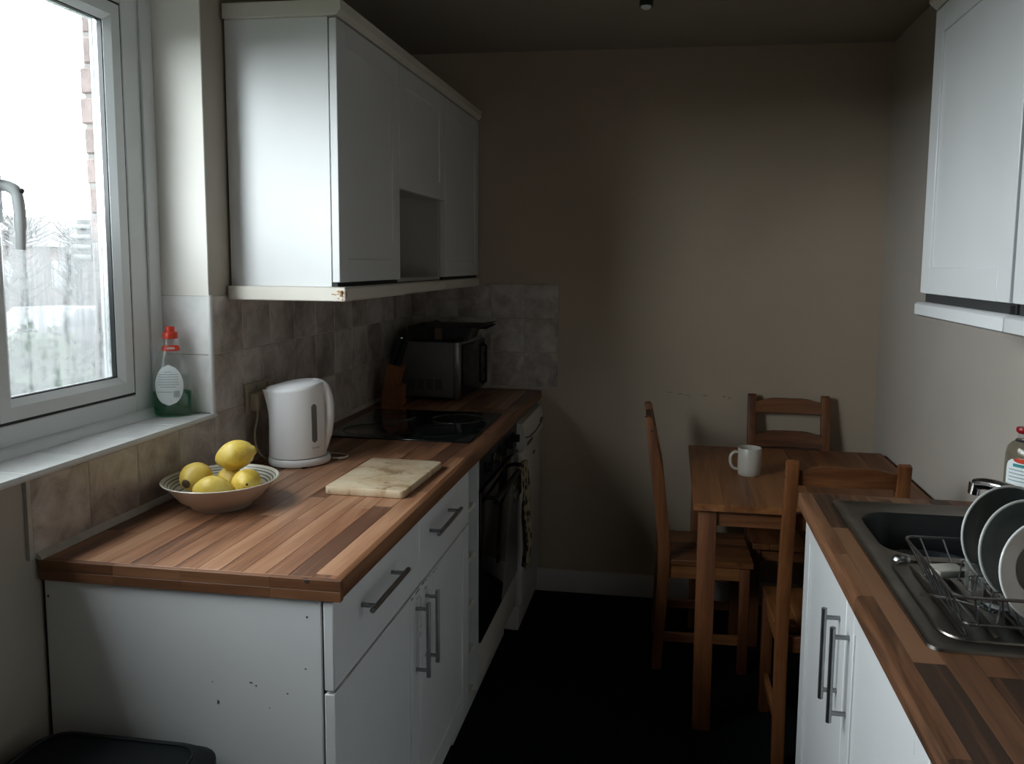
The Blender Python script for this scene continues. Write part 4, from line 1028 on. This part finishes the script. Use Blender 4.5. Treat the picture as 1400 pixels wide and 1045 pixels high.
bm = BM(); b0 = loop(bm, rrect(BX0, BX1, BY0, BY1, 0.070, n_c), zt + 0.0034)
b1 = loop(bm, rrect(BX0 + 0.004, BX1 - 0.004, BY0 + 0.004, BY1 - 0.004, 0.068, n_c), zt - 0.004)
b2 = loop(bm, rrect(BX0 + 0.016, BX1 - 0.016, BY0 + 0.016, BY1 - 0.016, 0.062, n_c), zt - 0.135)
b3 = loop(bm, rrect(BX0 + 0.045, BX1 - 0.045, BY0 + 0.045, BY1 - 0.045, 0.050, n_c), zt - 0.155)
ring_faces(bm, b0, b1); ring_faces(bm, b1, b2); ring_faces(bm, b2, b3); bm.faces.new(b3)
part('bowl', bm, 'bowlsteel', snk, 35)
for q in range(7):                                        # raised drainer ribs
    xq = 0.452 + q * 0.046
    bm = BM(); tube(bm, [(xq, 1.245, zt + 0.003), (xq, 1.26, zt + 0.0052), (xq, 1.50 - 0.01 * (q in (0, 6)), zt + 0.0052), (xq, 1.53, zt + 0.003)], [0.004, 0.0065, 0.0065, 0.004], 8, flat=((0, 0, 1), 0.5)); part('drainer_rib', bm, 'darksteel', snk)
bm = BM(); tube(bm, [(p[0], p[1], zt + 0.004) for p in rrect(0.418, 0.775, 1.225, 1.555, 0.04, 5)], 0.003, 6, closed=True); part('drainer_border', bm, 'darksteel', snk)
bm = BM(); lathe(bm, [(0, 0.010), (0.010, 0.010), (0.016, 0.006), (0.018, 0.0)], 20); bmesh.ops.scale(bm, vec=(1.0, 0.8, 1), verts=bm.verts); bmesh.ops.translate(bm, vec=(0.444, 1.562, zt + 0.0036), verts=bm.verts); part('plug_knob', bm, 'steel', snk)
bm = BM(); lathe(bm, [(0, zt - 0.1535), (0.03, zt - 0.1535), (0.034, zt - 0.1555)], 20, 0.58, 1.73); part('waste', bm, 'chrome', snk)

sp_ = BM(); lathe(sp_, [(0, 0.0), (0.06, 0.0), (0.085, 0.012), (0.104, 0.085), (0.106, 0.0865), (0.101, 0.083), (0.082, 0.014), (0.058, 0.004), (0, 0.004)], 40)
single('washing_up_basin', sp_, plain('dark_dish', (0.02, 0.026, 0.03), 0.35), 'round dark dish standing in the sink bowl', 'dish', (0.555, 1.728, zt - 0.1533), group=None)

tp = thing('mixer_tap', 'chrome kitchen tap behind the plates', 'tap', (0.770, 1.66, zt + 0.0038))
bm = BM(); lathe(bm, [(0, zt + 0.004), (0.026, zt + 0.004), (0.026, zt + 0.010), (0.020, zt + 0.018), (0.019, zt + 0.07), (0.021, zt + 0.085), (0.017, zt + 0.098), (0, zt + 0.1)], 24, 0.770, 1.66); part('body', bm, 'chrome', tp)
bm = BM(); tube(bm, spline([(0.762, 1.672, zt + 0.062), (0.735, 1.706, zt + 0.088), (0.700, 1.752, zt + 0.100), (0.672, 1.790, zt + 0.100), (0.657, 1.812, zt + 0.093)], 7), [0.013] * 20 + [0.0125] * 9, 14); sp1 = part('spout', bm, 'chrome', tp, 60)
bm = BM(); tube(bm, [(0.657, 1.811, zt + 0.098), (0.656, 1.813, zt + 0.072)], 0.0135, 16); part('nozzle', bm, 'chrome', sp1)
bm = BM(); tube(bm, [(0.770, 1.66, zt + 0.098), (0.775, 1.650, zt + 0.112), (0.800, 1.615, zt + 0.128)], [0.012, 0.009, 0.006], 12); part('lever', bm, 'chrome', tp)

B2 = [(0, 0.001), (0.034, 0.001), (0.038, 0.005), (0.039, 0.03), (0.0385, 0.11), (0.038, 0.135), (0.034, 0.152), (0.024, 0.163), (0.015, 0.167), (0.0135, 0.172)]
b2t = bottle('washing_up_bottle', 'cloudy bottle with a dark red cap behind the tap at the right edge', (0.782, 1.900, zt + 0.0066), R(-60), 1.0, 0.62, B2, 'milky')
def g2(z):
    for (r0, a), (r1, b) in zip(B2[1:-1], B2[2:]):
        if a <= z <= b: return r0 + (r1 - r0) * (z - a) / (b - a)
    return B2[-1][0]
bm = BM(); lathe(bm, [(0.0140, 0.168), (0.0145, 0.169), (0.0142, 0.172), (0.0105, 0.173), (0.0105, 0.186), (0, 0.186)], 20); part('neck', bm, 'clear', b2t, 50)
bm = BM(); lathe(bm, [(0.0108, 0.165), (0.0155, 0.1665), (0.0155, 0.169), (0.0108, 0.170)], 20); part('neck_ring', bm, 'rubber', b2t, 50)
bm = BM(); lathe(bm, [(0, 0.184), (0.011, 0.184), (0.0145, 0.188), (0.016, 0.193), (0.0135, 0.198), (0, 0.199)], 20); part('cap', bm, 'darkred', b2t, 50)
F2 = R(-60)
bm = BM(); decal(bm, g2, 1, .62, F2, 0.075, 1.05, 0.052, 0.0006, 'soft'); l2 = part('label', bm, 'label', b2t, 60)
bm = BM(); decal(bm, g2, 1, .62, F2 + 0.2, 0.126, 0.75, 0.0065, 0.0009, 'oval', 8); part('label_band', bm, 'redcap', l2, 60)
bm = BM(); decal(bm, g2, 1, .62, F2 + .15, 0.115, 0.7, 0.0035, 0.0012, 'rect', 2); part('label_title', bm, 'printteal', l2, 60)
bm = BM()
for q in range(4): decal(bm, g2, 1, .62, F2, 0.104 - q * 0.008, 0.8, 0.0012, 0.0012, 'rect', 1)
part('small_print', bm, 'print', l2, 60)
bm = BM()
for q in range(2): decal(bm, g2, 1, .62, F2 - 0.45 + q * 0.42, 0.052, 0.15, 0.008, 0.0012, 'oval', 8, 6)
part('label_symbol', bm, 'printteal', l2, 60)

# dish rack
rk = thing('dish_rack', 'chrome wire dish rack on the sink drainer', 'dish rack', (0.60, 1.36, zt + 0.006))
RZ0, RZ1 = zt + 0.014, zt + 0.070
top = rrect(0.428, 0.792, 1.228, 1.500, 0.018, 4); low = rrect(0.456, 0.770, 1.262, 1.472, 0.015, 4)
bm = BM(); tube(bm, [(p[0], p[1], RZ1) for p in top], 0.0026, 8, closed=True); part('top_rim', bm, 'steel', rk)
bm = BM(); tube(bm, [(p[0], p[1], RZ0) for p in low], 0.0022, 8, closed=True); part('base_rim', bm, 'steel', rk)
def wire(name, pts, r=0.0016): b = BM(); tube(b, pts, r, 6); part(name, b, 'steel', rk)
for q in range(8):                                        # side wires left and right
    ty = 1.245 + q * 0.034; ly = 1.272 + q * 0.027
    wire('side_wire', [(0.428, ty, RZ1), (0.456, ly, RZ0)]); wire('side_wire', [(0.792, ty, RZ1), (0.770, ly, RZ0)])
for q in range(9):                                        # end wires and floor wires
    tx = 0.455 + q * 0.039; lx = 0.475 + q * 0.035
    wire('floor_wire', [(tx, 1.228, RZ1), (lx, 1.262, RZ0), (lx, 1.472, RZ0), (tx, 1.500, RZ1)])
for q in range(6):                                        # plate loops
    yq = 1.272 + q * 0.034
    wire('plate_loop', [(0.505, yq, RZ0), (0.512, yq + 0.006, RZ0 + 0.034), (0.530, yq + 0.006, RZ0 + 0.034), (0.537, yq, RZ0)])
    wire('plate_loop', [(0.635, yq, RZ0), (0.642, yq + 0.006, RZ0 + 0.034), (0.660, yq + 0.006, RZ0 + 0.034), (0.667, yq, RZ0)])
for (x_, y_) in ((0.47, 1.275), (0.76, 1.275), (0.47, 1.46), (0.76, 1.46)):
    wire('foot', [(x_, y_, RZ0), (x_, y_, zt + 0.0068)], 0.003)

def plate(label, loc, Rr, tilt, rz, mats, deep=0.012, well=0.62):
    t = thing('plate', label, 'plate', loc, group='plates in the dish rack', local=True)
    t.rotation_euler = (R(90 - tilt), 0, R(rz))
    b = BM(); lathe(b, [(0, 0.0), (Rr * well, 0.0), (Rr * (well + .08), 0.004), (Rr * .965, deep), ], 56); part('face', b, mats[0], t, 50)
    b = BM(); tube(b, [(Rr * .975 * math.cos(k * math.pi / 28), Rr * .975 * math.sin(k * math.pi / 28), deep - 0.0006) for k in range(56)], 0.0024, 8, closed=True); part('rim', b, mats[1], t, 60)
    b = BM(); lathe(b, [(Rr * .97, deep - 0.003), (Rr * (well + .1), -0.001), (Rr * well, -0.006), (Rr * well * .9, -0.006), (Rr * well * .88, -0.0035), (0, -0.0035)], 56); part('back', b, mats[0] if len(mats) < 4 else mats[3], t, 50)
    if len(mats) > 2:
        b = BM(); lathe(b, [(0, 0.0006), (Rr * well * .98, 0.0006)], 48); part('centre', b, mats[2], t, 50)
    return t
plate('dark grey-green plate at the back of the dish rack', (0.574, 1.432, 1.0125), 0.087, 9, 12, ['platedark', 'platerim'])
plate('dark grey-green plate in the middle of the dish rack', (0.576, 1.364, 1.0105), 0.085, 9, 12, ['platedark', 'platerim'])
plate('white plate with a dark centre at the front of the dish rack', (0.575, 1.296, 1.0055), 0.080, 9, 12, ['china', 'china', 'chinadark', 'china'], 0.016, 0.55)
b = BM(); tube(b, spline([(-0.06, 0, 0.0), (-0.02, 0, 0.003), (0.02, 0, 0.001), (0.032, 0, 0.003)], 5), [0.004] * 5 + [0.003] * 11, 8, flat=((0, 0, 1), .5))
sp2 = thing('spoon', 'metal spoon lying in the dish rack', 'spoon', (0.472, 1.330, RZ0 + 0.006), R(-25), local=True)
part('stem', b, 'chrome', sp2)
b = BM(); lathe(b, [(0, -0.004), (0.010, -0.002), (0.016, 0.003), (0.0165, 0.0036), (0.010, -0.0005), (0, -0.0022)], 20, 0.045, 0, 1.35, 1.0); part('spoon_bowl', b, 'chrome', sp2, 60)
b = BM(); prism(b, rrect(-0.028, 0.028, -0.020, 0.020, 0.006), 'z', 0, 0.014, 0.003); single('scouring_sponge', b, 'sponge', 'pale sponge lying at the back of the dish rack', 'sponge', (0.492, 1.462, RZ0 + 0.003), (0, 0, R(15)))
gl = thing('drinking_glass', 'small clear glass standing behind the front plates in the rack', 'glass', (0.515, 1.398, RZ0 + 0.003), local=True)
b = BM(); lathe(b, [(0, 0.0), (0.014, 0.0), (0.0165, 0.05), (0.0155, 0.05), (0.013, 0.004), (0, 0.004)], 24); part('tumbler', b, 'clear', gl, 50)

# ------------------------------------------------------------------ dining table
TX0, TX1, TY0, TY1, TZ = 0.0815, 0.823, 2.439, 3.248, 0.740
tb = thing('dining_table', 'stained pine dining table against the right wall', 'table', ((TX0 + TX1) / 2, (TY0 + TY1) / 2, 0))
npl = 8; pw = (TX1 - TX0) / npl
for q in range(npl):
    b = BM(); box(b, -pw / 2 + .0001, pw / 2 - .0001, -(TY1 - TY0) / 2, (TY1 - TY0) / 2, -0.011, 0.011, 0.0005, 1)
    piece('plank', b, 'pine', tb, (TX0 + pw * (q + .5), (TY0 + TY1) / 2, TZ - 0.011))
for (x_, y_) in ((TX0 + 0.016, TY0 + 0.016), (TX1 - 0.072, TY0 + 0.016), (TX0 + 0.016, TY1 - 0.072), (TX1 - 0.072, TY1 - 0.072)):
    b = BM(); box(b, x_, x_ + 0.056, y_, y_ + 0.056, 0, TZ - 0.0222, 0.003); part('leg', b, 'pine_z', tb)
for y_ in (TY0 + 0.026, TY1 - 0.044):
    b = BM(); box(b, TX0 + 0.0722, TX1 - 0.0722, y_, y_ + 0.018, TZ - 0.075, TZ - 0.0222, 0.0015, 1); part('apron', b, 'pine_x', tb)
for x_ in (TX0 + 0.026, TX1 - 0.044):
    b = BM(); box(b, x_, x_ + 0.018, TY0 + 0.0722, TY1 - 0.0722, TZ - 0.075, TZ - 0.0222, 0.0015, 1); part('apron', b, 'pine', tb)

mg = thing('mug', 'cream mug standing on the pine table', 'mug', (0.281, 2.822, TZ + 0.0002), R(190), local=True)
b = BM(); lathe(b, [(0, 0.0), (0.036, 0.0), (0.0385, 0.003), (0.040, 0.02), (0.0405, 0.094), (0.0395, 0.096), (0.0375, 0.095), (0.037, 0.02), (0.034, 0.008), (0, 0.007)], 40); part('cup', b, 'mug', mg, 50)
b = BM(); tube(b, spline([(0.037, 0, 0.078), (0.053, 0, 0.080), (0.066, 0, 0.066), (0.066, 0, 0.042), (0.055, 0, 0.024), (0.037, 0, 0.020)], 6), 0.0055, 10, flat=((0, 1, 0), 1.4)); part('handle', b, 'mug', mg, 60)

# chairs: local frame, sitter faces +Y, origin on the floor under the seat
def chair(label, loc, rotz):
    t = thing('dining_chair', label, 'chair', loc, rotz, group='pine chairs round the table', local=True)
    W2 = 0.165; pw_ = 0.034; SH = 0.415
    for s in (-1, 1):
        x0_, x1_ = (s * W2 - pw_ / 2 - s * pw_ / 2, s * W2 + pw_ / 2 - s * pw_ / 2); x0_, x1_ = min(x0_, x1_), max(x0_, x1_)
        b = BM()
        prism(b, [(-0.205, 0), (-0.170, 0), (-0.150, 0.34), (-0.147, 0.46), (-0.175, 0.70), (-0.222, 0.925), (-0.234, 0.932), (-0.250, 0.927), (-0.216, 0.68), (-0.192, 0.47), (-0.192, 0.33)], 'x', x0_, x1_, 0.003, 2)
        lg = part('leg', b, 'pine_z', t)
        b = BM(); tube(b, [(s * W2, -0.224, 0.880), (s * (W2 + 0.0006), -0.224, 0.880)], 0.004, 10); part('peg', b, 'gap', lg)
        b = BM(); box(b, x0_, x1_, 0.100, 0.134, 0, SH - 0.024, 0.003); part('leg', b, 'pine_z', t)
        b = BM(); xc_ = (x0_ + x1_) / 2
        box(b, xc_ - 0.009, xc_ + 0.009, -0.150, 0.100, SH - 0.070, SH - 0.0225, 0.0015, 1); part('seat_rail', b, 'pine', t)
        b = BM(); box(b, xc_ - 0.008, xc_ + 0.008, -0.162, 0.100, 0.105, 0.138, 0.0015, 1); part('stretcher', b, 'pine', t)
    for y_ in (-0.175, 0.108):
        b = BM(); box(b, -W2 + pw_ + 0.0002, W2 - pw_ - 0.0002, y_, y_ + 0.018, SH - 0.070, SH - 0.0225, 0.0015, 1); part('seat_rail', b, 'pine_x', t)
    for q in range(5):                                     # seat boards
        wq = (2 * W2 - 0.004) / 5; xq = -W2 + 0.002 + q * wq
        b = BM(); box(b, xq + .0003, xq + wq - .0003, -0.146, 0.146, SH - 0.022, SH, 0.002, 1); part('seat_board', b, 'pine', t)
    def rail(zb_, zt_, arch, yb_, yt_, th=0.018):
        n = 14; b = BM(); A = []; B = []
        xa, xb_ = -W2 + pw_ - 0.004, W2 - pw_ + 0.004
        for i in range(n + 1):
            u = i / n; x_ = xa + (xb_ - xa) * u; bow = -0.010 * math.sin(math.pi * u)
            e = min(1, min(u, 1 - u) / 0.28); e = e * e * (3 - 2 * e)
            zt2 = zt_ + arch * e
            A.append([b.verts.new((x_, yb_ + bow, zb_)), b.verts.new((x_, yb_ + bow + th, zb_)), b.verts.new((x_, yt_ + bow + th, zt2)), b.verts.new((x_, yt_ + bow, zt2))])
        for p, q in zip(A[:-1], A[1:]):
            for k in range(4): b.faces.new((p[k], p[(k + 1) % 4], q[(k + 1) % 4], q[k]))
        b.faces.new(A[0]); b.faces.new(A[-1][::-1])
        return b
    part('top_rail', rail(0.858, 0.902, 0.014, -0.226, -0.236), 'pine_x', t, 30)
    part('back_rail', rail(0.720, 0.770, 0.014, -0.196, -0.207), 'pine_x', t, 30)
    return t
chair('pine chair in front of the table with its back to the sink worktop', (0.486, 2.498, 0), R(1))
chair('pine chair behind the table with its back to the far wall', (0.490, 3.190, 0), R(180))
chair('pine chair at the left end of the table, seen from the side', (0.160, 2.990, 0), R(-88))

# ------------------------------------------------------------------ towel on the oven rail, bin, ceiling spotlight
tw = BM(); rg = random.Random(6)
hxz = (XD + 0.040, 0.712); ny = 14; path = []
for i in range(7): path.append((hxz[0] - 0.0135, 0.60 + 0.016 * i))
for i in range(1, 8):
    a = math.pi - math.pi * i / 8; path.append((hxz[0] + 0.0135 * math.cos(a), hxz[1] + 0.0135 * math.sin(a)))
for i in range(22): path.append((hxz[0] + 0.0135 + 0.004 * math.sin(i * .5), 0.712 - 0.018 * i))
outer = []
for i, (x_, z_) in enumerate(path):
    row_ = []
    for k in range(ny + 1):
        u = k / ny; drop = max(0, (0.70 - z_)) if i > 10 else 0
        yy = 2.80 + 0.135 * u + (0.5 - u) * min(.05, drop * .14)
        xx = x_ + (0.010 * math.sin(u * 15 + 0.6) * min(1, drop * 6) + 0.010 * min(1, drop * 6) if i > 10 else 0)
        row_.append(tw.verts.new((xx, yy, z_ + (0.012 * math.sin(u * 5) if i == len(path) - 1 else 0))))
    outer.append(row_)
for A, B in zip(outer[:-1], outer[1:]):
    for k in range(ny): tw.faces.new((A[k], A[k + 1], B[k + 1], B[k]))
bmesh.ops.recalc_face_normals(tw, faces=tw.faces)
bmesh.ops.solidify(tw, geom=list(tw.faces), thickness=0.003)
single('tea_towel', tw, 'towel', 'patterned tea towel hanging from the oven handle', 'towel', smooth=70)

bn = thing('rubbish_bin', 'black plastic bin in front of the white end panel', 'bin', (-0.94, 1.10, 0))
def taper(bm, r0, r1, z0_, z1_, rad):
    A = loop(bm, rrect(*r0, rad, 6), z0_); B = loop(bm, rrect(*r1, rad, 6), z1_); ring_faces(bm, A, B); bm.faces.new(A[::-1]); bm.faces.new(B)
bm = BM(); taper(bm, (-1.09, -0.80, 0.97, 1.23), (-1.112, -0.778, 0.945, 1.255), 0.0, 0.555, 0.05); part('bin_body', bm, 'bin', bn)
bm = BM(); taper(bm, (-1.122, -0.768, 0.935, 1.268), (-1.122, -0.768, 0.935, 1.268), 0.556, 0.590, 0.055); taper(bm, (-1.12, -0.77, 0.937, 1.266), (-1.10, -0.79, 0.957, 1.246), 0.5901, 0.608, 0.05); part('lid', bm, 'bin', bn)
bm = BM(); tube(bm, [(p[0], p[1], 0.609) for p in rrect(-1.092, -0.798, 0.965, 1.238, 0.045, 5)], 0.003, 6, closed=True); part('lid_ridge', bm, 'black', bn)

cl = thing('ceiling_spotlight', 'unlit chrome spotlight hanging from the ceiling', 'light', (-0.104, 2.62, ZC))
bm = BM(); lathe(bm, [(0, ZC - 0.0002), (0.05, ZC - 0.0002), (0.05, ZC - 0.012), (0.044, ZC - 0.018), (0, ZC - 0.018)], 28, -0.104, 2.62); part('ceiling_plate', bm, 'chrome', cl)
bm = BM(); tube(bm, [(-0.104, 2.62, ZC - 0.017), (-0.104, 2.62, ZC - 0.04)], 0.006, 10); part('stem', bm, 'chrome', cl)
bm = BM(); lathe(bm, [(0, ZC - 0.036), (0.016, ZC - 0.038), (0.021, ZC - 0.046), (0.0215, ZC - 0.092), (0.0185, ZC - 0.092), (0.018, ZC - 0.06), (0, ZC - 0.058)], 28, -0.104, 2.62); sd = part('shade', bm, plain('dark_chrome', (0.10, 0.11, 0.11), 0.25, metal=1.0), cl)
bm = BM(); lathe(bm, [(0, ZC - 0.10), (0.010, ZC - 0.0995), (0.0165, ZC - 0.094), (0.017, ZC - 0.088), (0.008, ZC - 0.066), (0, ZC - 0.064)], 24, -0.104, 2.62); part('bulb', bm, 'label', cl)
